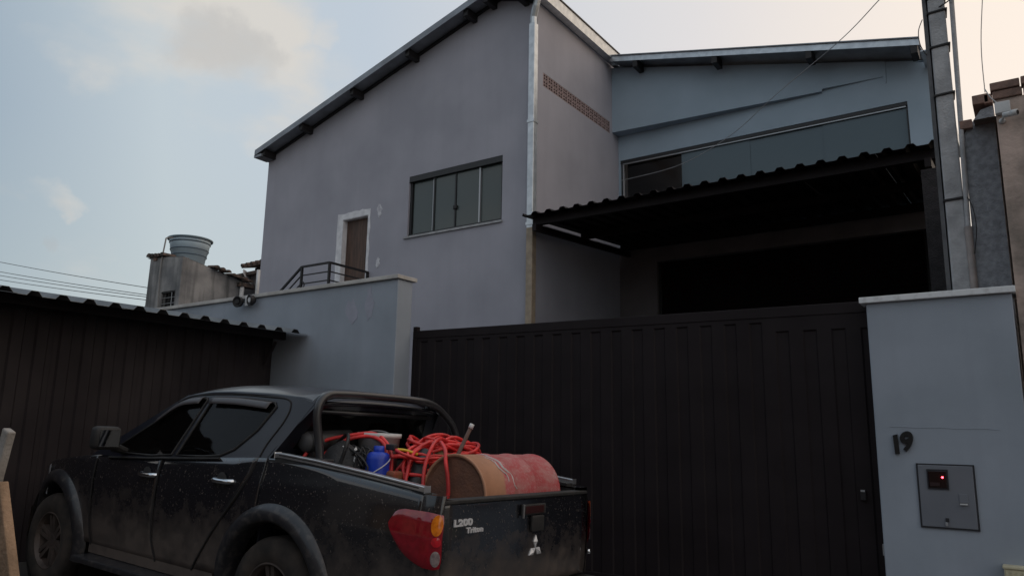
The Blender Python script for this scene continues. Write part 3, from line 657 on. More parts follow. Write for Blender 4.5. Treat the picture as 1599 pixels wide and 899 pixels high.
# ---------------------------------------------------------------- dark shed on the far side
def shed():
    R = thing('metal_shed', 'dark corrugated metal shed with a ribbed overhanging roof', 'shed', (-9, 3, 0))
    y0 = -1.0
    k = 0; y = y0
    while y < 6.25:
        y1 = min(y+.92, 6.29)
        pts = rib_profile(y, y1-.002, y0+.115, .23, .020, .42, .58)
        solid(obj('wall_sheet', grid_sheet(pts, -8.19, -.4, 2.70), m_shed, R), .003)
        y = y1; k += 1
    zf = lambda x: 2.66-.1585*(x+7.5)
    y = -1.06; cuts = []
    while y < 6.2:
        cuts.append(y); y += 1.0
    cuts.append(6.285)
    for i, (a, b) in enumerate(zip(cuts, cuts[1:])):
        pts = rib_profile(a, b-.003, 2.648*7.5/7, .25, .046, .24, .54)
        dz = .004*(i % 2); ex = random.uniform(-.012, .012)
        obj('roof_sheet', sheet(pts, lambda q, h: (-7.5+ex, q, zf(-7.5)+h+dz), lambda q, h: (-10.6, q, zf(-10.6)+h+dz), .004), m_shedroof, R)
    for x in (-7.95, -8.9, -10.2): obj('purlin', box(x-.03, x+.03, -1.0, 6.28, zf(x)-.11, zf(x)-.012), m_shed, R)
    obj('back_wall', box(-10.6, -10.5, -1.0, 6.28, -.4, 3.1), m_shed, R)
    for y in (-.95, 2.6, 6.15): obj('bracket', tube([(-8.15, y, 2.3), (-7.95, y, 2.58)], .02, 6), m_shed, R)
def grid_sheet(pts, x, z0, z1):
    n = len(pts); V = [(x+h, a, z) for z in (z0, z1) for a, h in pts]
    return V, [(i, i+1, n+i+1, n+i) for i in range(n-1)]
shed()

# ---------------------------------------------------------------- old house with the water tank
def old_house():
    R = thing('old_house', 'weathered plaster house with black mould streaks and a barred window', 'house', (-21, 13, 0))
    win = [(-20.95, 4.85), (-20.22, 4.85), (-20.22, 5.38), (-20.95, 5.38)]
    obj('front_wall', prism([(-21.9, -.6), (-20.0, -.6), (-20.0, 6.34), (-21.72, 6.52)], yplane(12, .2), [win]), m_stain, R)
    obj('side_wall', prism([(12.2, -.6), (14.1, -.6), (14.1, 5.95), (12.2, 6.31)], xplane(-20, -.2)), m_stain, R)
    obj('far_wall', box(-21.9, -21.7, 12.2, 16, -.6, 6.3), m_stain, R)
    obj('window_void', box(-20.96, -20.21, 12.15, 12.19, 4.84, 5.39), m_dark, R)
    w = obj('window', join(box(-20.95, -20.22, 12.02, 12.06, 5.34, 5.38), box(-20.95, -20.22, 12.02, 12.06, 4.85, 4.89)), m_black, R)
    for i in range(5): obj('window_bar', tube([(-20.90+.15*i, 12.04, 4.87), (-20.90+.15*i, 12.04, 5.36)], .010, 6), m_alu if i == 3 else m_black, w)
    for i in range(2): obj('cross_bar', tube([(-20.95, 12.03, 5.02+.17*i), (-20.22, 12.03, 5.02+.17*i)], .008, 6), m_alu, w)
    obj('roof_slab', ([(-21.95, 12.0, 6.53), (-20.02, 12.0, 6.36), (-20.02, 14.1, 5.98), (-21.95, 14.1, 6.2)], [(0, 1, 2, 3)]), m_stain, R)
    # clay tiles left along the parapet and down the side
    def tiles(name, P0, P1, n, r, ax):
        vf = []
        for i in range(n):
            c = Vector(P0).lerp(Vector(P1), (i+.5)/n)+Vector((0, 0, random.uniform(-.02, .03)))
            L_ = []
            a = Vector(ax).normalized(); s = a.cross(Vector((0, 0, 1))).normalized()
            for e in (-.2, .2):
                for k in range(7):
                    t = PI*k/6; L_.append(c+a*e+s*math.cos(t)*r+Vector((0, 0, math.sin(t)*r*.8)))
            vf.append((L_, [(k, k+1, 8+k, 7+k) for k in range(6)]+[tuple(range(6, -1, -1)), tuple(range(7, 14))]))
        o = obj(name, join(*vf), m_tile, R); o['kind'] = 'stuff'
    tiles('ridge_tiles', (-21.78, 12.1, 6.52), (-20.9, 12.1, 6.44), 5, .13, (0, 1, .0))
    tiles('eave_tiles', (-19.98, 12.9, 6.20), (-19.98, 14.3, 5.93), 7, .10, (1, 0, -.1))
    obj('loose_brick', box(-21.5, -21.35, 11.96, 12.0, 6.38, 6.47), m_clay, R)
    obj('eave_board', box(-20.1, -19.85, 13.85, 14.5, 5.78, 5.90), m_tile, R)
    obj('drain_pipe', tube([(-19.93, 14.0, 0), (-19.93, 14.0, 5.8)], .07, 10), m_pvc, R, True)
    obj('supply_pipe', tube(catmull([(-21.0, 11.96, 3.0), (-20.98, 11.96, 4.8), (-21.05, 11.95, 6.0), (-21.02, 12.0, 6.9), (-21.04, 12.05, 7.05), (-20.95, 12.2, 7.08)], 5), .022, 8), M('old_grey_pipe', (.25, .24, .23), None), R, True)
    # rear wing with its own eave
    Wg = thing('rear_wing', 'low plastered wing with a tiled eave beside the tall grey house', 'house', (-20, 15, 0))
    obj('front_wall', box(-21.6, -17.5, 14.6, 14.8, -.6, 6.30), M('dull_pinkish_plaster', (.24, .22, .22), (.17, .155, .155), 2, .95), Wg)
    obj('roof', ([(-21.9, 14.35, 6.30), (-17.5, 14.35, 6.42), (-17.5, 18, 7.0), (-21.9, 18, 7.0), (-21.9, 14.35, 6.20), (-17.5, 14.35, 6.32), (-17.5, 18, 6.9), (-21.9, 18, 6.9)], [(0, 1, 2, 3), (4, 7, 6, 5), (0, 4, 5, 1), (1, 5, 6, 2), (3, 7, 4, 0)]), m_tile, Wg)
    obj('upper_roof', ([(-20.75, 14.5, 6.62), (-18.5, 14.5, 6.70), (-18.5, 16.5, 7.2), (-20.75, 16.5, 7.1), (-20.75, 14.5, 6.55), (-18.5, 14.5, 6.63), (-18.5, 16.5, 7.1), (-20.75, 16.5, 7.0)], [(0, 1, 2, 3), (4, 7, 6, 5), (0, 4, 5, 1), (1, 5, 6, 2), (3, 7, 4, 0)]), m_tile, Wg)
    obj('upper_wall', box(-20.6, -18.5, 14.9, 15.0, 6.3, 6.62), m_dark, Wg)
    for i in range(9): obj('tile_end', tube([(-20.70+.24*i, 14.46, 6.63+.008*i), (-20.70+.24*i, 15.0, 6.76+.008*i)], .06, 8), m_tile, Wg)
    # tank
    K = thing('water_tank', 'pale blue round water tank with dark hoops on the old house roof', 'water tank', (-21.1, 12.85, 6.5))
    c = (-21.1, 12.85, 6.36)
    obj('tub', lathe([(0, 0), (.46, 0), (.49, .25), (.505, .25), (.53, .42), (.545, .42), (.59, .74), (.60, .78), (0, .79)], c, n=40), m_tank, K, True)
    obj('lid', lathe([(.635, .77), (.66, .775), (.665, .81), (.64, .825), (.3, .86), (0, .87)], c, n=40), M('slate_blue_lid', (.17, .23, .27), None, rough=.6), K, True)
    for z, r in ((.28, .505), (.46, .545), (.68, .585)): obj('hoop', tube([(c[0]+r*math.cos(t*PI/20), c[1]+r*math.sin(t*PI/20), c[2]+z) for t in range(40)], .019, 6, closed=True), m_tankd, K, True)
    # dishes, seen nearly edge-on
    for (x, y, z, n_, lab) in ((-20.25, 14.35, 6.15, (.75, .45, .5), 'white satellite dish nearer the water tank, tipped back'), (-19.2, 14.35, 6.22, (-.7, -.35, .25), 'white satellite dish between tank and grey house, leaning')):
        D = thing('satellite_dish', lab, 'satellite dish', (x, y, 5.9), 'satellite dishes on the rear roof')
        obj('reflector', lathe([(0, .0), (.15, .015), (.27, .06), (.28, .06), (.27, .07), (.15, .03), (0, .012)], (x, y, z), n_, 24), m_pvc, D, True)
        obj('mast', tube([(x, y, 5.8), (x, y, z)], .02, 6), m_alu, D)
old_house()
def wires():
    for i, (za, zb) in enumerate(((11.68, 8.40), (11.06, 8.03), (10.82, 7.92), (10.54, 7.76))):
        P = []
        for k in range(25):
            t = -.4+k*2.2/24
            P.append((-54+17.3*t, 20, za+(zb-za)*t+.6*((t-.5)**2-.25)*.25))
        o = obj('power_line', tube(P, .018, 5), M('cable_black', (.05, .05, .055), None))
        tag(o, ('topmost', 'second', 'third', 'lowest')[i]+' of the four power lines crossing the sky behind the shed roof', 'cable', 'power lines')
    B = thing('distant_gable', 'small distant grey roof gable behind the shed roof', 'house', (-40, 22, 0))
    obj('gable_wall', box(-41, -33.5, 22, 26, -1, 7.2), M('hazy_plaster', (.28, .28, .29), None), B)
    obj('roof', ([(-41.5, 21.5, 7.1), (-37, 21.5, 8.4), (-32.8, 21.5, 7.1), (-41.5, 26, 7.1), (-37, 26, 8.4), (-32.8, 26, 7.1)], [(0, 1, 4, 3), (1, 2, 5, 4), (0, 2, 1), (3, 4, 5)]), m_tile, B)
wires()

# ---------------------------------------------------------------- pickup truck
def truck():
    yaw, pit, rol = (math.radians(a) for a in (.33, 1.935, .913))
    U = Vector((-math.cos(yaw)*math.cos(pit), math.sin(yaw)*math.cos(pit), math.sin(pit)))
    V0 = Vector((-math.sin(yaw), -math.cos(yaw), 0)); W0 = U.cross(V0)
    V = V0*math.cos(rol)+W0*math.sin(rol); W = -V0*math.sin(rol)+W0*math.cos(rol)
    MX = Matrix.Identity(4)
    for i in range(3): MX[i][0], MX[i][1], MX[i][2] = U[i], V[i], W[i]
    MX[0][3], MX[1][3], MX[2][3] = -2.743, 4.030, .004
    global TRUCK; TRUCK = MX
    m_paint = M('black_car_paint', (.010, .0105, .014), None, rough=.22, coat=1.0, spec=.5, dust=((.135, .105, .088), .46, 1.0, 6.5), metal=0)
    m_upper = M('black_car_paint_clean', (.009, .010, .016), (.013, .014, .021), 8, rough=.30, coat=.25, spec=.32)
    m_trim = M('black_trim_plastic', (.016, .0155, .016), (.030, .028, .027), 14, rough=.7, bump=.2)
    m_flare = M('dusty_flare_paint', (.016, .016, .020), (.075, .066, .062), 26, rough=.45, detail=9, lo=.5, hi=.8, coat=.3)
    m_tyre = M('tyre_rubber', (.018, .016, .015), (.055, .043, .036), 7, rough=.95)
    m_rim = M('dusty_alloy', (.11, .085, .075), (.055, .044, .04), 9, rough=.6, metal=.3)
    m_badge = M('satin_silver_badge', (.75, .75, .77), None, rough=.4, metal=.35)
    m_chrome = M('chrome', (.78, .80, .83), None, rough=.16, metal=1)
    m_rail = M('brushed_aluminium', (.72, .74, .77), (.58, .60, .63), 20, rough=.28, metal=.9)
    m_glass = GLASS('car_glass', (.006, .005, .005), .03, .45, .4)
    m_bar = M('satin_black_tube', (.030, .030, .034), (.020, .020, .023), 8, rough=.38, coat=.4)
    m_bed = M('bed_liner', (.010, .009, .009), (.018, .016, .015), 12, rough=.8, bump=.3)
    m_in = M('cab_interior', (.012, .010, .010), None, rough=.9)
    m_seat = M('seat_fabric', (.30, .20, .13), (.22, .15, .10), 10, rough=.95)
    T = thing('pickup_truck', 'dusty black double cab pickup truck with a sports bar and a loaded bed', 'pickup truck', matrix=MX)
    lerp = lambda a, b, t: a+(b-a)*t
    def tab(x, P):
        P = sorted(P)
        if x <= P[0][0]: return P[0][1]
        for (a, b), (c, d) in zip(P, P[1:]):
            if x <= c: return b+(d-b)*(x-a)/(c-a)
        return P[-1][1]
    belt = lambda u: tab(u, [(-.1, 1.125), (.05, 1.135), (.57, 1.185), (1.0, 1.222), (1.34, 1.243), (1.6, 1.235), (1.9, 1.215), (2.2, 1.195), (2.85, 1.155), (3.6, 1.115), (4.0, 1.085), (4.4, 1.03), (4.75, .95), (4.95, .88)])
    def vs(u, z):
        v = tab(z, [(.35, .82), (.45, .835), (.55, .852), (.75, .866), (.93, .868), (1.0, .860), (1.08, .852), (1.15, .835), (1.26, .812)])
        if u > 3.8: v -= .24*((u-3.8)/1.15)**2.2
        if u < .5: v -= .03*((.5-u)/.5)**2
        return v
    AX = (1.29, 4.2)
    def zbot(u, low):
        z = low
        for a in AX:
            d = abs(u-a)
            if d < .50: z = max(z, .40+math.sqrt(max(0, .50**2-d*d)))
        return z
    def panel(name, uR, uL, low, nu, mat, nz=12, top=None, side=1):
        def fn(s, t):
            z = .8
            for _ in range(5):
                u = lerp(uR(z), uL(z), s); z = lerp(zbot(u, low), (top or belt)(u), t)
            u = lerp(uR(z), uL(z), s)
            return (u, side*vs(u, z), z)
        v, f = grid(fn, nu, nz)
        if side > 0: f = [tuple(reversed(q)) for q in f]
        return v, f
    K = lambda c: (lambda z: c)
    cut = lambda z: tab(z, [(.40, 2.17), (.47, 2.13), (.55, 2.06), (.725, 1.922), (.953, 1.718), (1.107, 1.61), (1.3, 1.56)])
    fd = lambda z: tab(z, [(.4, 2.58), (.6, 2.655), (1.2, 2.675)])
    ff = lambda z: tab(z, [(.4, 3.52), (.6, 3.56), (1.2, 3.60)])
    for s in (1, -1):
        solid(obj('bed_side', panel('bed_side', K(.10), K(1.477), .48, 50, m_paint, 14, side=s), m_paint, T, True), .008)
        solid(obj('cab_corner', panel('cab_corner', K(1.485), lambda z: cut(z)-.003, .46, 14, m_paint, 14, side=s), m_paint, T, True), .008)
        rd = solid(obj('rear_door', panel('rear_door', lambda z: cut(z)+.002, lambda z: fd(z)-.0025, .435, 24, m_paint, 14, side=s), m_paint, T, True), .008)
        fdr = solid(obj('front_door', panel('front_door', lambda z: fd(z)+.0025, lambda z: ff(z)-.0025, .43, 20, m_paint, 14, side=s), m_paint, T, True), .008)
        solid(obj('front_fender', panel('front_fender', lambda z: ff(z)+.0025, K(4.74), .45, 40, m_paint, 14, side=s), m_paint, T, True), .008)
        for nm, fnc, z0_, z1_ in (('door_gap', fd, .44, 1.15), ('door_gap', ff, .44, 1.10), ('door_gap', cut, .45, 1.20)):
            obj(nm, tube([(fnc(z), s*(vs(fnc(z), z)+.0005), z) for z in [z0_+(z1_-z0_)*i/14 for i in range(15)]], .0085, 6), m_in, T)
        # handles
        for par, u, z in ((fdr, 2.80, 1.035), (rd, 1.875, 1.065)):
            y = s*(vs(u, z)+.022)
            obj('handle', tube(catmull([(u+.105, y-s*.03, z), (u+.08, y, z-.002), (u, y+s*.006, z-.004), (u-.08, y, z-.002), (u-.105, y-s*.03, z)], 5), .017, 10), m_chrome, par, True)
            obj('handle_cup', lathe([(0, .0), (.05, .004), (.06, .0)], (u+.02, s*vs(u, z)+s*.001, z-.005), (0, s, 0), 16), m_trim, par, True)
        # wheel-arch flares
        for a in AX:
            rows = []
            nseg = 40; ang0, ang1 = math.radians(-12), math.radians(192)
            prof = [(.462, -.10), (.462, .035), (.485, .050), (.53, .042), (.565, .020), (.575, -.012)]
            Vt, F = [], []
            for i in range(nseg+1):
                t = lerp(ang0, ang1, i/nseg)
                for r, dv in prof:
                    u = a+r*math.cos(t); z = .40+r*1.0*math.sin(t)
                    zz = max(z, .36); base = vs(u, min(max(zz, .45), belt(u)-.02))
                    Vt.append((u, s*(base+dv), z))
            m = len(prof)
            for i in range(nseg):
                for k in range(m-1):
                    q = (i*m+k, i*m+k+1, (i+1)*m+k+1, (i+1)*m+k); F.append(q if s > 0 else tuple(reversed(q)))
            obj('wheel_flare', (Vt, F), m_flare, T, True)
            obj('wheel_well', lathe([(.52, 0), (.52, .40), (0, .40)], (a, s*.80, .42), (0, -s, 0), 28), m_in, T)
        # side step
        v, f = box(1.98, 3.52, s*.80 if s > 0 else -.98, .98 if s > 0 else -.80, .33, .375, .012); obj('side_step', (v, f), m_flare, T)
        obj('sill', box(1.9, 3.55, .70*s if s > 0 else -.835, .835 if s > 0 else -.70, .38, .46), m_paint, T)
        # greenhouse side: a flat leaning panel with glass let into it
        vg = lambda z: .605+.205*((1.66-z)/.47)
        G = lambda d: (lambda a, b, k: (a, s*(vg(b)+d-.012*k), b))
        outline = [(3.70, 1.125), (2.93, 1.565), (2.80, 1.635), (2.5, 1.662), (2.25, 1.668), (1.8, 1.660), (1.45, 1.640), (1.30, 1.615), (1.27, 1.59), (1.40, 1.42), (1.50, 1.28), (1.52, 1.235), (1.9, 1.20), (2.2, 1.18), (2.85, 1.14)]
        fr = [(3.44, 1.165), (2.90, 1.50), (2.78, 1.585), (2.52, 1.615), (2.505, 1.60), (2.60, 1.19), (2.85, 1.168)]
        re = [(2.44, 1.622), (2.0, 1.622), (1.70, 1.603), (1.665, 1.575), (1.75, 1.41), (1.90, 1.27), (2.02, 1.222), (2.2, 1.203), (2.535, 1.19)]
        obj('cab_side', prism(outline, G(0), [fr, re]), m_upper, T)
        g = obj('front_window', prism(fr, G(-.003)), m_glass, T); g2 = obj('rear_window', prism(re, G(-.003)), m_glass, T)
        def rim(P, par):
            pts = [Vector((a, s*(vg(b)+.004), b)) for a, b in P]
            obj('rubber', tube(pts, .009, 6, closed=True), m_trim, par)
        rim(fr, g); rim(re, g2)
        # door seam up the rear pillar and over the windows
        seam = [(1.63, 1.22), (1.72, 1.15)] if False else [(1.60, 1.20), (1.585, 1.32), (1.52, 1.47), (1.515, 1.57), (1.58, 1.628), (1.8, 1.642), (2.25, 1.652), (2.7, 1.632), (2.88, 1.575)]
        obj('door_seam', tube(catmull([(a, s*(vg(b)+.001), b) for a, b in seam], 5), .006, 6), m_in, T)
        # smoked rain visors
        def visor(P, par):
            top = catmull([(a, 0, b) for a, b in P], 6); Vt, F = [], []
            for q in top:
                for dz, dv in ((.0, .004), (-.012, .030), (-.052, .040), (-.056, .036)): Vt.append((q.x, s*(vg(q.z+dz)+dv), q.z+dz))
            for i in range(len(top)-1):
                for k in range(3): F.append((i*4+k, i*4+k+1, i*4+k+5, i*4+k+4))
            solid(obj('rain_visor', (Vt, F), M('smoked_visor', (.055, .048, .050), None, rough=.35), par, True), .003)
        visor([(2.43, 1.632), (2.1, 1.632), (1.72, 1.612)], g2); visor([(3.0, 1.46), (2.80, 1.595), (2.55, 1.628)], g)
        obj('belt_strip', tube([(u, s*(vs(u, belt(u)-.02)+.004), belt(u)-.006) for u in [1.98+.08*i for i in range(19)]], .008, 6), m_trim, T)
        # mirrors
        Mi = obj('mirror', box(3.12, 3.24, s*.92 if s > 0 else -1.12, 1.12 if s > 0 else -.92, 1.19, 1.365, .035), m_trim, T, True)
        obj('mirror_glass', box(3.113, 3.121, s*.945 if s > 0 else -1.095, 1.095 if s > 0 else -.945, 1.215, 1.34), M('mirror_glass', (.5, .52, .55), None, rough=.05, metal=1), Mi)
        obj('mirror_arm', tube([(3.25, s*.80, 1.17), (3.2, s*.95, 1.22)], .03, 8), m_trim, Mi)
        # bed rail
        rl = [(u, s*.800, belt(u)+.022) for u in [1.40-.0435*i for i in range(31)]]
        def flat(P, w, h):
            Vt, F = [], []
            for p in P:
                for a, b in ((-w, -h), (w, -h), (w, h), (-w, h)): Vt.append((p[0], p[1]+a, p[2]+b))
            for i in range(len(P)-1):
                for k in range(4): F.append((i*4+k, i*4+(k+1) % 4, i*4+4+(k+1) % 4, i*4+4+k))
            F += [(0, 1, 2, 3), tuple(len(Vt)-1-k for k in range(4))]
            return Vt, F
        r_ = bev(obj('bed_rail', flat(rl, .024, .016), m_rail, T), .004)
        obj('rail_groove', flat([(p[0], p[1]+s*.0235, p[2]+.001) for p in rl[1:-1]], .0015, .0035), m_trim, r_)
        obj('rail_base', flat([(p[0], p[1]-s*.01, p[2]-.026) for p in rl], .028, .010), m_trim, r_)
        # bed inner wall and top lip
        obj('bed_inner_wall', box(.06, 1.47, .70 if s > 0 else -.72, .72 if s > 0 else -.70, .80, 1.12), m_bed, T)
        lip = grid(lambda a, b: (lerp(.10, 1.47, a), s*lerp(.70, vs(lerp(.10, 1.47, a), 1.2)-.004, b), belt(lerp(.10, 1.47, a))-.008), 20, 2)
        solid(obj('bed_lip', lip, m_trim, T), .02)
        # rear corner: rounds from the side to the tailgate
        def corner(sa, z):
            # sa 0..1 along the path side -> corner -> tailgate edge
            v0 = vs(.10, z); t = sa*PI/2
            return (.10-.124*math.sin(t), (v0-.050)+.050*math.cos(t), z)
        gv, gf = grid(lambda a, b: (lambda q: (q[0], s*q[1], q[2]))(corner(a, lerp(.56, belt(.1)-.004, b))), 12, 12)
        if s < 0: gf = [tuple(reversed(q)) for q in gf]
        obj('rear_corner', (gv, gf), m_paint, T, True)
        zt_ = belt(.1)-.004
        cv = [(lambda q: (q[0], s*q[1], q[2]))(corner(i/8, zt_)) for i in range(9)]+[(-.02, s*.70, zt_-.004), (.10, s*.70, zt_-.004)]
        obj('corner_top', (cv, [tuple(range(11)) if s < 0 else tuple(reversed(range(11)))]), m_paint, T)
        # lamp: one lens shape over side and corner
        def path(q, z, d):                       # q 0 (front tip, u .30) .. 1 (tailgate edge)
            if q < .46:
                u = lerp(.30, .10, q/.46); return (u, vs(u, z)+d, z)
            p0 = corner(max(.0, (q-.46)/.54), z); p1 = corner(min(1, (q-.46)/.54+.02), z); p2 = corner(max(0, (q-.46)/.54-.02), z)
            n = Vector((-(p1[1]-p2[1]), (p1[0]-p2[0]), 0)); n = n.normalized() if n.length > 1e-6 else Vector((0, 1, 0))
            if n.y < 0 and n.x > 0: n = -n
            if n.x > 0: n = -n
            return (p0[0]+n.x*d*1.0, p0[1]+abs(n.y)*d, z)
        ltop = lambda q: tab(q, [(0, .972), (.02, 1.0), (.06, 1.027), (.12, 1.043), (.22, 1.052), (.6, 1.05), (1, 1.035)])
        lbot = lambda q: tab(q, [(0, .968), (.02, .935), (.08, .89), (.18, .845), (.3, .808), (.45, .778), (.6, .762), (.8, .757), (1, .765)])
        def lamp(q0, q1, z0, z1, d, nq=40, nz=14):
            v, f = grid(lambda a, b: (lambda q: (lambda z: (lambda p: (p[0], s*p[1], p[2]))(path(q, z, d*min(1, 6*min(b, 1-b)+.3))))(lerp(max(lbot(q), z0), min(ltop(q), z1), b)))(lerp(q0, q1, a)), nq, nz)
            return (v, f) if s > 0 else (v, [tuple(reversed(x)) for x in f])
        tl = obj('tail_light', lamp(0, .97, 0, 2, .016), M('red_lamp_lens', (.30, .006, .018), (.22, .004, .012), 30, rough=.12, coat=1), T, True)
        def disc(q, zc, rq, rz, d, mat, nm):
            vv = [(lambda p: (p[0], s*p[1], p[2]))(path(q, zc, d+.006))]; n = 20
            for k in range(n):
                t = 2*PI*k/n; vv.append((lambda p: (p[0], s*p[1], p[2]))(path(min(.97, max(0, q+rq*math.cos(t))), zc+rz*math.sin(t), d)))
            ff_ = [(0, 1+k, 1+(k+1) % n) for k in range(n)]
            if s < 0: ff_ = [tuple(reversed(x)) for x in ff_]
            obj(nm, (vv, ff_), mat, tl, True)
        disc(.83, .985, .115, .055, .021, M('amber_lamp_lens', (.85, .24, .01), (.60, .13, .005), 35, rough=.15, coat=1), 'indicator_lens')
        disc(.84, .815, .095, .040, .021, M('clear_lamp_lens', (.30, .25, .245), (.17, .13, .13), 60, rough=.15, coat=1), 'reversing_lens')
        disc(.84, .90, .10, .026, .020, M('bright_red_lens', (.60, .012, .025), (.42, .01, .02), 40, rough=.15, coat=1), 'brake_lens')
        # headlight
        obj('headlight', grid(lambda a, b: (lerp(4.42, 4.80, a), s*(vs(lerp(4.42, 4.80, a), .85)+.012-.10*a*a), lerp(.74, lerp(1.0, .90, a), b)), 8, 4), M('headlight_lens', (.5, .5, .52), None, rough=.1), T, True)
    # tailgate
    def tg(a, b):
        v = lerp(-.782, .782, a); z = lerp(.56, 1.105, b)
        return (-.012-.012*math.sin(b*PI), v, z)
    tv_, tf_ = grid(tg, 20, 16)
    TG = solid(obj('tailgate', (tv_, [tuple(reversed(q)) for q in tf_]), m_paint, T, True), .05, -1)
    bev(obj('tailgate_cap', box(-.025, .055, -.785, .785, 1.088, 1.112, .006), m_trim, T), .004)
    hd = obj('gate_handle', box(-.040, -.022, -.22, .05, .99, 1.055, .008), m_trim, TG)
    obj('handle_recess', box(-.0445, -.039, -.19, .02, 1.0, 1.045, .004), M('red_dark_recess', (.035, .006, .006), None, rough=.4), hd)
    obj('handle_edge', box(-.048, -.036, .035, .048, .975, 1.058, .002), M('worn_chrome', (.35, .35, .36), None, rough=.4, metal=.8), hd)
    obj('plate_lamp', box(-.046, -.022, -.20, -.06, .885, .985, .010), m_trim, TG)
    back = lambda x, y, d, ox=0, oz=0: (-.026-d, ox-x, oz+y)
    text('lettering', 'L200', .062, m_badge, TG, lambda x, y, d: (-.024-d, .705-x*1.35, .972+y*.80+(.705-x-.7)*.0), .008, bold=.0028)
    text('lettering', 'Triton', .048, m_badge, TG, lambda x, y, d: (-.024-d, .590-x*1.25, .930+y*.85), .008, bold=.0020)
    # three-diamond emblem
    def diamond(cx, cz, ang, L_=.062, w=.028):
        a = math.radians(ang); d = Vector((0, math.sin(a), math.cos(a))); e = Vector((0, d.z, -d.y)); c = Vector((-.030, cx, cz))
        q = [c, c+d*L_/2+e*w, c+d*L_, c+d*L_/2-e*w]; mid = c+d*L_/2+Vector((-.012, 0, 0))
        back_ = [p+Vector((.008, 0, 0)) for p in q]
        return q+[mid]+back_, [(0, 1, 4), (1, 2, 4), (2, 3, 4), (3, 0, 4)]+[(i, 5+i, 5+(i+1) % 4, (i+1) % 4) for i in range(4)]
    for a in (0, 120, 240): obj('emblem_diamond', diamond(-.13, .785, a, .080, .0235), m_badge, TG)
    obj('corner_badge', box(-.030, -.022, -.72, -.66, .975, .99), m_chrome, TG)
    obj('gate_seam', box(-.018, .03, .784, .790, .57, 1.10), m_in, T); obj('gate_seam', box(-.018, .03, -.790, -.784, .57, 1.10), m_in, T)
    obj('latch_pin', lathe([(0, 0), (.016, 0), (.016, .02), (0, .024)], (-.03, -.80, .70), (-1, 0, 0), 12), m_chrome, T, True)
    bp = bev(obj('rear_bumper', box(-.17, .08, -.83, .83, .40, .545, .03), M('bumper_steel', (.12, .12, .125), (.07, .065, .06), 9, rough=.4, metal=.6), T), .004)
    obj('step_pad', box(-.165, -.03, -.45, .45, .546, .556), m_trim, bp)
    # bed
    obj('bed_floor', box(.05, 1.47, -.71, .71, .79, .835), m_bed, T); obj('bed_front_wall', box(1.43, 1.47, -.71, .71, .835, 1.22), m_bed, T)
    # cab shell
    rail = lambda u: tab(u, [(1.28, 1.606), (1.45, 1.640), (1.8, 1.660), (2.25, 1.668), (2.5, 1.662), (2.80, 1.635), (2.93, 1.585)])
    def roof(a, b):
        u = lerp(1.27, 2.93, a); v = lerp(-1, 1, b); v = math.copysign(abs(v)**.8, v)
        hw = .612-.02*max(0, (1.5-u)/.3)
        return (u+.06*(1-v*v)*max(0, (u-2.5)/.43), v*hw, rail(u)+.085*(1-abs(v)**2.8)*min(1, (u-1.27)/.25+.25)*min(1, (2.93-u)/.35+.30))
    solid(obj('roof', grid(roof, 30, 24), m_upper, T, True), .02)
    Ws = obj('windscreen', grid(lambda a, b: (lerp(2.93, 3.72, a)+.10*(1-(2*b-1)**2), lerp(-1, 1, b)*lerp(.60, .76, a), lerp(1.60, 1.12, a)), 10, 14), m_glass, T, True)
    obj('wiper', tube([(3.70, .1, 1.17), (3.45, .55, 1.31)], .01, 6), m_trim, Ws)
    rw = prism([(-.80, 1.22), (.80, 1.22), (.62, 1.63), (-.62, 1.63)], lambda a, b, k: (1.50-.22*(b-1.22)/.41+k*.02, a, b), [[(-.64, 1.30), (.64, 1.30), (.53, 1.58), (-.53, 1.58)]])
    RW = obj('cab_back', rw, m_upper, T)
    obj('rear_glass', prism([(-.64, 1.30), (.64, 1.30), (.53, 1.58), (-.53, 1.58)], lambda a, b, k: (1.505-.22*(b-1.22)/.41+k*.006, a, b)), m_glass, RW)
    obj('cab_back', box(1.50, 1.52, -.80, .80, .40, 1.22), m_upper, T)
    hb = lambda a, b: (lerp(3.70, 4.86, a), lerp(-1, 1, b)*(vs(lerp(3.70, 4.86, a), 1.1)-.01), (belt(lerp(3.70, 4.86, a)))+.055*(1-abs(2*b-1)**3)*(1-a*.6))
    solid(obj('bonnet', grid(hb, 16, 20), m_paint, T, True), .015)
    obj('front_panel', grid(lambda a, b: (4.86+.06*math.sin(b*PI)-.10*(2*a-1)**2, lerp(-.62, .62, a), lerp(.55, .92, b)), 16, 6), m_trim, T, True)
    obj('front_bumper', grid(lambda a, b: (4.94-.30*(2*a-1)**4, lerp(-.83, .83, a), lerp(.36, .62, b)), 20, 6), m_paint, T, True)
    obj('grille', grid(lambda a, b: (4.935-.08*(2*a-1)**2, lerp(-.34, .34, a), lerp(.68, .88, b)), 10, 4), m_chrome, T, True)
    obj('underbody', box(.1, 4.7, -.68, .68, .32, .50), m_in, T)
    # cab inside: seats and floor
    obj('cab_floor', box(1.55, 3.55, -.72, .72, .52, .60), m_in, T)
    for u, nm in ((2.35, 'front_seat'), (1.70, 'rear_seat')):
        for v in ((.37,), (-.37,)):
            st = obj(nm, join(box(u, u+.5, v[0]-.25, v[0]+.25, .62, .82, .05), box(u-.10, u+.06, v[0]-.24, v[0]+.24, .80, 1.32, .05)), m_seat, T, True)
            obj('headrest', box(u-.12, u-.02, v[0]-.12, v[0]+.12, 1.34, 1.50, .03), m_seat, st, True)
    obj('dashboard', box(3.15, 3.60, -.70, .70, .80, 1.10, .05), m_in, T, True)
    obj('steering_wheel', tube([(3.02+.06*math.sin(t*PI/12), .37+.18*math.cos(t*PI/12), 1.06+.16*math.sin(t*PI/12)) for t in range(24)], .016, 8, closed=True), m_trim, T, True)
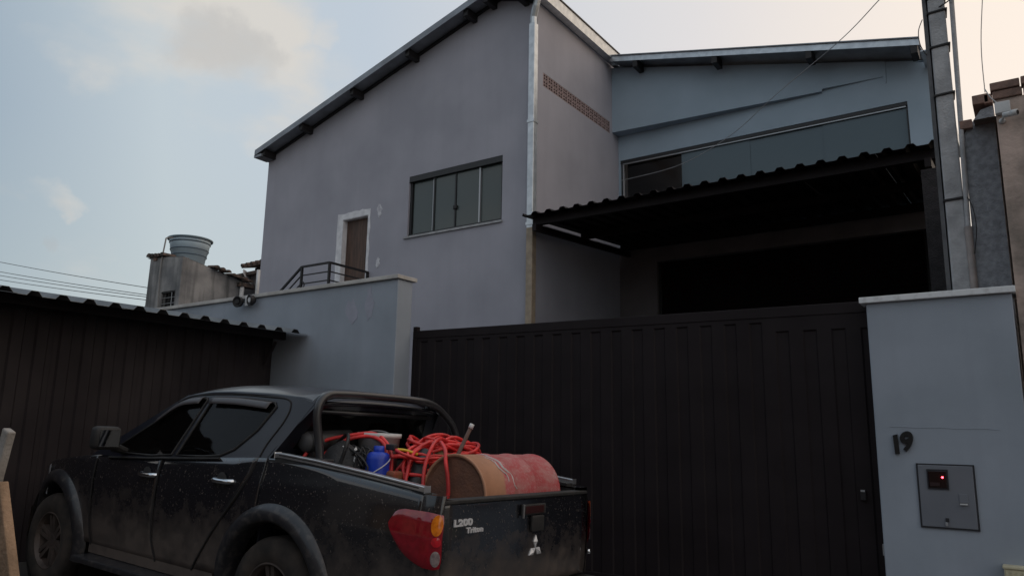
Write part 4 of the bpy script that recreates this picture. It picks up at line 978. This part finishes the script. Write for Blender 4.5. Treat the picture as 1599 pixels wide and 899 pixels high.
    # wheels
    def wheel(u, s):
        c = (u, s*.735, .385)
        wl = obj('wheel', lathe([(0, -.10), (.20, -.10), (.21, .02), (0, .02)], c, (0, s, 0), 28), m_in, T, True)
        obj('tyre', lathe([(.225, -.12), (.30, -.13), (.365, -.115), (.383, -.08), (.385, 0), (.383, .08), (.365, .115), (.30, .13), (.235, .122), (.225, .11)], c, (0, s, 0), 44, True), m_tyre, wl, True)
        vf = [lathe([(.232, .10), (.238, .118), (.222, .122), (.205, .09), (.200, -.02)], c, (0, s, 0), 40), lathe([(0, .085), (.04, .088), (.062, .078), (.07, .05)], c, (0, s, 0), 24)]
        for k in range(6):
            for da in (-.13, .13):
                t = k*PI/3+.35; a = Vector((math.cos(t+da*2.4), 0, math.sin(t+da*2.4)))*.05; b = Vector((math.cos(t+da), 0, math.sin(t+da)))*.222
                n = Vector((-math.sin(t), 0, math.cos(t)))*.017; y0, y1 = Vector((0, s*.045, 0)), Vector((0, s*.098, 0)); C = Vector(c)
                vv = [C+a-n+y0, C+a+n+y0, C+b+n+y0, C+b-n+y0, C+a-n+y1*.85, C+a+n+y1*.85, C+b+n+y1, C+b-n+y1]
                vf.append((vv, [(3, 2, 1, 0), (4, 5, 6, 7), (0, 1, 5, 4), (1, 2, 6, 5), (2, 3, 7, 6), (3, 0, 4, 7)]))
        obj('rim', join(*vf), m_rim, wl)
        obj('brake_disc', lathe([(0, -.02), (.15, -.02), (.15, .0), (0, .0)], c, (0, s, 0), 28), m_rim, wl)
    for u in AX:
        for s in (1, -1): wheel(u, s)
    # sports bar: hoop with splayed legs and a second tube against the cab
    H = obj('sports_bar', tube(catmull([(1.19, .625, 1.24), (1.20, .640, 1.36), (1.21, .668, 1.52), (1.21, .650, 1.62), (1.215, .58, 1.668), (1.22, .47, 1.680), (1.22, .2, 1.686), (1.22, -.25, 1.684), (1.22, -.45, 1.668), (1.215, -.58, 1.62), (1.20, -.72, 1.51), (1.19, -.78, 1.38), (1.19, -.79, 1.24)], 6), .028, 12), m_bar, T, True)
    obj('bar_brace', tube(catmull([(1.50, .71, 1.26), (1.47, .67, 1.40), (1.40, .61, 1.53), (1.32, .56, 1.64), (1.25, .52, 1.675)], 6), .030, 10), m_bar, H, True)
    obj('bar_brace', tube(catmull([(1.50, -.74, 1.26), (1.47, -.72, 1.40), (1.40, -.66, 1.53), (1.32, -.56, 1.64), (1.25, -.50, 1.66)], 6), .030, 10), m_bar, H, True)
    for s in (.64, -.79): obj('bar_foot', box(1.08, 1.52, s-.04, s+.06, 1.225, 1.258, .008), m_bar, H)
    obj('cross_tube', tube([(1.33, .60, 1.56), (1.33, -.60, 1.56)], .018, 8), m_bar, H, True)
truck()

# ---------------------------------------------------------------- load in the bed (truck coordinates)
def load():
    MX = TRUCK
    m_red = M('red_hose_rubber', (.82, .045, .045), (.46, .035, .035), 11, rough=.42, detail=7, bump=.1)
    m_blk = M('black_rubber', (.012, .012, .013), (.022, .022, .024), 10, rough=.6)
    D = thing('steel_drum', 'rusty red and tan steel drum lying across the tailgate', 'drum', matrix=MX)
    r, v0, v1, uc, zc = .250, .30, -.555, .315, 1.088
    # paint: primer band, red with scuffs and white smears, in the drum's own length
    md = bpy.data.materials.new('worn_drum_paint'); md.use_nodes = True; nt = md.node_tree; N = nt.nodes.new; L = nt.links.new; p = nt.nodes['Principled BSDF']; p.inputs['Roughness'].default_value = .62
    tc = N('ShaderNodeTexCoord'); sx = N('ShaderNodeSeparateXYZ'); L(tc.outputs['Object'], sx.inputs[0])
    nz = N('ShaderNodeTexNoise'); nz.inputs['Scale'].default_value = 9; nz.inputs['Detail'].default_value = 8; nz.inputs['Roughness'].default_value = .7; L(tc.outputs['Object'], nz.inputs['Vector'])
    a = N('ShaderNodeMath'); a.operation = 'MULTIPLY_ADD'; L(nz.outputs['Fac'], a.inputs[0]); a.inputs[1].default_value = .09; L(sx.outputs[1], a.inputs[2])
    rp = N('ShaderNodeMapRange'); rp.inputs[1].default_value = .115; rp.inputs[2].default_value = .135; L(a.outputs[0], rp.inputs[0])
    def mixc(f, c1, c2):
        x = N('ShaderNodeMix'); x.data_type = 'RGBA'; L(f, x.inputs[0])
        for s_, v in ((x.inputs[6], c1), (x.inputs[7], c2)):
            if isinstance(v, tuple): s_.default_value = (*v, 1)
            else: L(v, s_)
        return x.outputs[2]
    def thr(scale, lo, hi, amt, stretch=(1, 1, 1)):
        mp = N('ShaderNodeMapping'); mp.inputs['Scale'].default_value = stretch; L(tc.outputs['Object'], mp.inputs[0])
        n = N('ShaderNodeTexNoise'); n.inputs['Scale'].default_value = scale; n.inputs['Detail'].default_value = 6; n.inputs['Roughness'].default_value = .65; L(mp.outputs[0], n.inputs['Vector'])
        q = N('ShaderNodeMapRange'); q.inputs[1].default_value = lo; q.inputs[2].default_value = hi; q.inputs[4].default_value = amt; L(n.outputs['Fac'], q.inputs[0]); return q.outputs[0]
    red = mixc(thr(16, .40, .72, .75, (1, .5, 1)), (.42, .065, .07), (.44, .24, .22))
    red = mixc(thr(60, .52, .62, .35), red, (.50, .34, .33))
    red = mixc(thr(8, .56, .7, .6), red, (.30, .14, .11))
    tan = mixc(thr(14, .4, .7, .6), (.44, .215, .125), (.34, .165, .10))
    c = mixc(rp.outputs[0], red, tan)
    c = mixc(thr(90, .64, .70, .7), c, (.55, .45, .42))
    L(c, p.inputs['Base Color'])
    prof = [(r-.012, 0), (r-.004, .004), (r+.004, .004), (r+.005, -.012), (r, -.018), (r, -.28), (r+.007, -.292), (r+.007, -.302), (r, -.314), (r, -.54), (r+.007, -.552), (r+.007, -.562), (r, -.574), (r, -.835), (r+.005, -.842), (r+.005, -.855), (r-.01, -.855)]
    obj('drum_shell', lathe([(a_, b_) for a_, b_ in prof], (uc, v0, zc), (0, 1, 0), 56), md, D, True)
    lid = M('rusty_drum_end', (.20, .088, .052), (.12, .058, .040), 7, rough=.85, bump=.3, detail=8)
    e = obj('drum_end', lathe([(0, -.012), (r-.03, -.012), (r-.012, -.002)], (uc, v0, zc), (0, 1, 0), 48), lid, D)
    obj('drum_end', lathe([(0, -.85), (r-.01, -.85)], (uc, v0, zc), (0, 1, 0), 48), lid, D)
    obj('bung', lathe([(0, .0), (.025, 0), (.025, -.014), (0, -.014)], (uc-.12, v0+.002, zc-.1), (0, 1, 0), 12), lid, e)
    P = []
    for k in range(15):
        t = math.radians(12+k*5.5); P.append((uc-(r+.0015)*math.cos(t)*1.0, -.035+.095*math.sin(k*.11)+.012*math.sin(k*1.3), zc+(r+.0015)*math.sin(t)))
    obj('white_smear', tube(P, [.003+.006*math.sin(PI*k/14) for k in range(15)], 5), M('whitewash', (.55, .5, .48), None), D)
    obj('white_smear', tube([(q[0], q[1]+.045, q[2]) for q in P[2:12]], [.002+.004*math.sin(PI*k/9) for k in range(10)], 5), MATS['whitewash'], D)
    # main heap of hose: one continuous run of loose loops
    rnd = random.Random(11)
    def heap(nl, cu, cv, cz, ru, rv, jit, seed):
        rnd = random.Random(seed); P = []
        for k in range(nl):
            c0 = Vector((cu+rnd.uniform(-1, 1)*jit[0], cv+rnd.uniform(-1, 1)*jit[1], cz+rnd.uniform(-1, 1)*jit[2]))
            tx, ty = rnd.uniform(-.4, .4), rnd.uniform(-.22, .22); a = rnd.uniform(.65, 1.1); b = rnd.uniform(.65, 1.1); ph = rnd.uniform(0, .6)
            for i in range(9):
                t = ph+2*PI*i/9
                q = Vector((ru*a*math.cos(t), rv*b*math.sin(t), 0)); q.z = q.x*tx+q.y*ty+.03*math.sin(2*t+k)
                P.append(c0+q)
        return catmull(P, 4)
    o = thing('red_hose_coil', 'heap of loosely coiled red hose piled behind the drum', 'hose', matrix=MX)
    obj('hose', tube(heap(16, .84, -.24, 1.30, .17, .29, (.05, .06, .045), 3), .0125, 7), m_red, o, True)
    obj('hose', tube(heap(10, .80, -.14, 1.20, .16, .36, (.05, .08, .05), 5), .0125, 7), m_red, o, True)
    obj('hose', tube(heap(14, .86, -.20, 1.33, .13, .27, (.07, .10, .035), 17), .0105, 7), m_red, o, True)
    obj('hose', tube(heap(9, .76, -.02, 1.26, .12, .26, (.06, .10, .04), 29), .0105, 7), m_red, o, True)
    obj('hose', tube(heap(6, .74, .12, 1.02, .10, .22, (.05, .10, .06), 8), .0125, 7), m_red, o, True)
    rq = random.Random(21)
    for k in range(7):                                     # strands pulled loose towards the boot
        a0 = Vector((.80+rq.uniform(-.06, .06), -.35+rq.uniform(-.1, .1), 1.33+rq.uniform(-.03, .04)))
        obj('hose', tube(catmull([a0, a0+Vector((.03, .18, .05+rq.uniform(-.02, .03))), a0+Vector((rq.uniform(-.02, .06), .40, .02+rq.uniform(-.03, .03))), a0+Vector((rq.uniform(-.02, .05), .56+rq.uniform(-.06, .06), -.08+rq.uniform(-.05, .03))), a0+Vector((rq.uniform(-.08, .02), .60, -.26))], 7), .0115, 7), m_red, o, True)
    obj('hose', tube(catmull([(.72, -.10, 1.40), (.66, .06, 1.42), (.60, .20, 1.37), (.575, .29, 1.24), (.54, .33, 1.08), (.5, .36, .95)], 8), .0125, 7), m_red, o, True)
    o = thing('red_hose_loop', 'red hose hanging in a loop over the rusty drum end', 'hose', matrix=MX)
    obj('hose', tube(catmull([(.70, .0, 1.38), (.56, .16, 1.40), (.43, .27, 1.36), (.37, .325, 1.28), (.345, .325, 1.18), (.34, .322, 1.08), (.37, .325, .98), (.43, .33, .90)], 8), .013, 8), m_red, o, True)
    o = thing('red_hose_arch', 'pair of red hoses arching over the blue jug towards the cab', 'hose', matrix=MX)
    obj('hose', tube(catmull([(1.42, .60, 1.10), (1.40, .58, 1.26), (1.34, .48, 1.36), (1.20, .365, 1.41), (1.08, .27, 1.43), (.96, .26, 1.375), (.89, .275, 1.29), (.86, .30, 1.18), (.86, .33, 1.05), (.88, .34, .9)], 8), .0125, 8), m_red, o, True)
    obj('hose', tube(catmull([(1.38, .50, 1.22), (1.24, .41, 1.36), (1.10, .31, 1.41), (.98, .275, 1.375), (.90, .30, 1.28), (.865, .325, 1.16), (.85, .34, 1.0), (.86, .36, .9)], 8), .0125, 8), m_red, o, True)
    # black tarp-covered machine
    o = thing('black_toolbag', 'black canvas tool bag slumped against the cab end of the bed', 'bag', matrix=MX)
    def bag(a, b):
        t = a*2*PI; prof = [(0, .70), (.18, 1.0), (.45, 1.02), (.72, .80), (.90, .48), (1, .0)]
        k = b*5; i = min(4, int(k)); f = k-i; h = prof[i][0]+(prof[i+1][0]-prof[i][0])*f; w = prof[i][1]+(prof[i+1][1]-prof[i][1])*f
        n = 1+.09*math.sin(3*t+4*b)+.05*math.sin(7*t+9*b)
        return (1.17+.20*w*n*math.cos(t), .46+.17*w*n*math.sin(t), .836+.545*h)
    obj('bag_body', grid(bag, 36, 18), M('black_canvas', (.016, .017, .020), (.026, .027, .030), 16, rough=.75, bump=.4), o, True)
    obj('strap', tube(catmull([(1.05, .58, 1.22), (1.02, .56, 1.36), (1.12, .47, 1.42), (1.26, .42, 1.36)], 6), .012, 6), m_blk, o)
    o = thing('black_motor', 'small black cylindrical motor lying under the sports bar', 'motor', matrix=MX)
    obj('housing', tube([(1.40, .58, 1.35), (1.40, .20, 1.37)], [.075, .075], 20), M('black_motor_casting', (.03, .03, .034), (.02, .02, .022), 12, rough=.5), o, True)
    obj('end_bell', lathe([(0, .03), (.05, .03), (.07, .0)], (1.40, .58, 1.35), (0, 1, -.05), 18), M('grey_casting', (.08, .08, .085), None, rough=.5), o, True)
    obj('stand', box(1.34, 1.43, .22, .56, .836, 1.29), m_blk, o)
    # cables
    o = thing('cable_bundle', 'tangle of black and white electric cables beside the blue jug', 'cable', matrix=MX)
    for k in range(16):
        rr = random.Random(50+k); b = Vector((1.00+rr.uniform(-.05, .05), .40+rr.uniform(-.06, .06), .86))
        P = [b, b+Vector((rr.uniform(-.06, .06), rr.uniform(-.05, .05), .2)), b+Vector((rr.uniform(-.1, .08), rr.uniform(-.06, .06), .36)), b+Vector((rr.uniform(-.02, .16), rr.uniform(-.03, .08), .45+rr.uniform(-.05, .04))), b+Vector((rr.uniform(.0, .2), rr.uniform(-.02, .08), .36))]
        obj('cable', tube(catmull(P, 5), .0065, 6), m_pvc if k in (3, 9) else m_blk, o, True)
    # jug, bucket
    o = thing('blue_jug', 'blue plastic jug standing among the hoses', 'jug', matrix=MX)
    obj('jug_body', lathe([(0, 0), (.07, 0), (.078, .02), (.078, .43), (.072, .462), (.055, .475), (.028, .48), (.028, .50), (0, .50)], (.91, .375, .838), n=28), M('blue_plastic', (.012, .055, .50), (.010, .04, .38), 8, rough=.35), o, True)
    obj('cap', lathe([(0, .03), (.034, .03), (.036, 0), (.034, -.01)], (.91, .375, 1.325), n=16), MATS['blue_plastic'], o, True)
    obj('label_strip', tube([(.91+.080*math.cos(t*.22+1.9), .375+.080*math.sin(t*.22+1.9), 1.18+.012*t) for t in range(-2, 9)], .004, 5), m_pvc, o)
    o = thing('white_bucket', 'white plastic bucket behind the blue jug', 'bucket', matrix=MX)
    obj('pail', lathe([(0, 0), (.12, 0), (.145, .565), (.155, .565), (.155, .595), (.14, .595), (.135, .545), (0, .535)], (1.13, .16, .838), n=32), m_pvc, o, True)
    obj('bail', tube([(1.13+.15*math.cos(t*PI/12), .18, 1.40+.05*math.sin(t*PI/12)) for t in range(13)], .004, 5), m_alu, o)
    # grey boot, sack, yellow-handled tool
    o = thing('grey_rubber_boot', 'dark grey rubber boot wedged beside the drum', 'boot', matrix=MX)
    obj('boot_shaft', tube(catmull([(.70, .25, .96), (.71, .22, 1.10), (.73, .16, 1.22), (.76, .08, 1.315)], 6), [.050]*6+[.052]*6+[.056]*7, 14), M('grey_rubber', (.035, .038, .042), (.025, .027, .03), 8, rough=.55), o, True)
    obj('foot', tube(catmull([(.70, .25, .98), (.70, .28, .91), (.76, .32, .885), (.84, .36, .885)], 5), [.050]*6+[.048]*5+[.045]*5, 12), MATS['grey_rubber'], o, True)
    o = thing('tan_sack', 'crumpled tan sack under the hose heap', 'sack', matrix=MX)
    obj('sack_body', grid(lambda a, b: (.82+(.20+.03*math.sin(5*a*2*PI))*math.sin(b*PI)*math.cos(a*2*PI), -.10+(.30+.03*math.sin(4*a*2*PI+1))*math.sin(b*PI)*math.sin(a*2*PI), 1.09-.25*math.cos(b*PI)*(1+.1*math.sin(6*a*PI))), 30, 16), M('tan_sackcloth', (.17, .12, .065), (.11, .08, .045), 14, rough=.95, bump=.4), o, True)
    o = thing('yellow_strap_tool', 'small hand tool with a yellow and red grip beside the boot', 'tool', matrix=MX)
    obj('yellow_grip', tube(catmull([(.84, .32, 1.335), (.80, .25, 1.335), (.75, .17, 1.31)], 5), .010, 8), M('yellow_plastic', (.62, .42, .02), None, rough=.4), o, True)
    obj('red_grip', tube(catmull([(.84, .33, 1.29), (.79, .27, 1.295), (.75, .21, 1.27)], 5), .014, 8), m_red, o, True)
    obj('jaw', box(.82, .90, .29, .33, 1.33, 1.37, .008), m_blk, o)
    obj('pouch', box(.76, .86, .27, .37, 1.02, 1.20, .02), M('orange_red_pouch', (.30, .05, .03), (.2, .12, .05), 14, rough=.7), o)
    o = thing('wooden_stick', 'brown stick with a white tip standing in the hose heap', 'stick', matrix=MX)
    obj('shaft', tube([(.66, .05, .86), (.62, -.02, 1.20), (.585, -.175, 1.50)], .014, 10), M('brown_stick_wood', (.13, .075, .06), (.09, .05, .04), 10, rough=.7), o, True)
    obj('tip', tube([(.5852, -.174, 1.498), (.582, -.188, 1.528)], .017, 10), m_pvc, o, True)
load()

# ---------------------------------------------------------------- timber trestle at the frame edge
def trestle():
    R = thing('timber_trestle', 'pale weathered timber trestle standing in front of the truck nose', 'trestle', (-3.2, 1.35, 0))
    m_t = M('weathered_timber', (.34, .22, .14), (.20, .13, .08), 3, .9, stretch=(5, 5, .8), detail=8, bump=.4)
    m_top = M('grey_timber', (.34, .32, .30), (.26, .24, .22), 8, .9, bump=.4)
    def plank(name, a, b, w, t, mat):
        a, b = Vector(a), Vector(b); d = (b-a).normalized(); s = d.cross(Vector((0, 1, 0))).normalized(); n = s.cross(d)
        v = [q+s*i*w+n*j*t for q in (a, b) for i, j in ((-1, -1), (1, -1), (1, 1), (-1, 1))]
        return bev(obj(name, (v, [(0, 1, 2, 3), (7, 6, 5, 4), (0, 4, 5, 1), (1, 5, 6, 2), (2, 6, 7, 3), (3, 7, 4, 0)]), mat, R), .006)
    return R, plank, m_t, m_top
R_, plank_, mt_, mtop_ = trestle()
plank_('leg', (-2.62, 1.35, gz(-2.6, 1.35)), (-3.36, 1.35, 1.26), .042, .018, mt_)
plank_('leg', (-4.02, 1.35, gz(-4.0, 1.35)), (-3.47, 1.35, 1.26), .042, .018, mt_)
plank_('upright', (-3.52, 1.385, 1.15), (-3.425, 1.385, 1.475), .030, .016, mtop_)
plank_('cross_bar', (-3.75, 1.385, .60), (-2.95, 1.385, .60), .03, .014, mt_)

# ---------------------------------------------------------------- across the street, seen only as reflections
def opposite(x0, x1, h, y, label, col):
    R = thing('opposite_house', label, 'house', ((x0+x1)/2, y-2, 0))
    m_tan = M('plaster_'+col[0], col[1], col[2], 1.5, .95)
    n = max(2, int((x1-x0)/4)); wn = []
    for f in range(int(h//2.7)):
        for k in range(n):
            a = x0+(k+.3)*(x1-x0)/n; wn.append([(a, 1.0+2.8*f), (a+1.4, 1.0+2.8*f), (a+1.4, 2.1+2.8*f), (a, 2.1+2.8*f)])
    obj('front_wall', prism([(x0, -.9), (x1, -.9), (x1, h), (x0, h)], yplane(y, -.2), wn), m_tan, R)
    for w in wn: obj('window', box(w[0][0], w[1][0], y-.15, y-.1, w[0][1], w[2][1]), m_dark, R)
    obj('side_wall', box(x0, x0+.2, y-7, y-.2, -.9, h), m_tan, R); obj('side_wall', box(x1-.2, x1, y-7, y-.2, -.9, h), m_tan, R)
    obj('roof', ([(x0-.3, y+.4, h-.1), (x1+.3, y+.4, h-.1), (x1+.3, y-3.5, h+1.2), (x0-.3, y-3.5, h+1.2), (x1+.3, y-7.4, h-.1), (x0-.3, y-7.4, h-.1)], [(0, 1, 2, 3), (3, 2, 4, 5)]), m_tile, R)
opposite(-13, -3.2, 3.1, -7.5, 'low tan house across the street behind the viewer', ('tan', (.34, .24, .15), (.26, .18, .12)))
opposite(-3.0, 8, 5.8, -7.0, 'two storey brown house across the street behind the viewer', ('brown', (.22, .16, .12), (.17, .12, .09)))
opposite(-27, -13.4, 5.6, -7.2, 'two storey grey house across the street facing the shed', ('grey', (.24, .23, .22), (.18, .17, .17)))
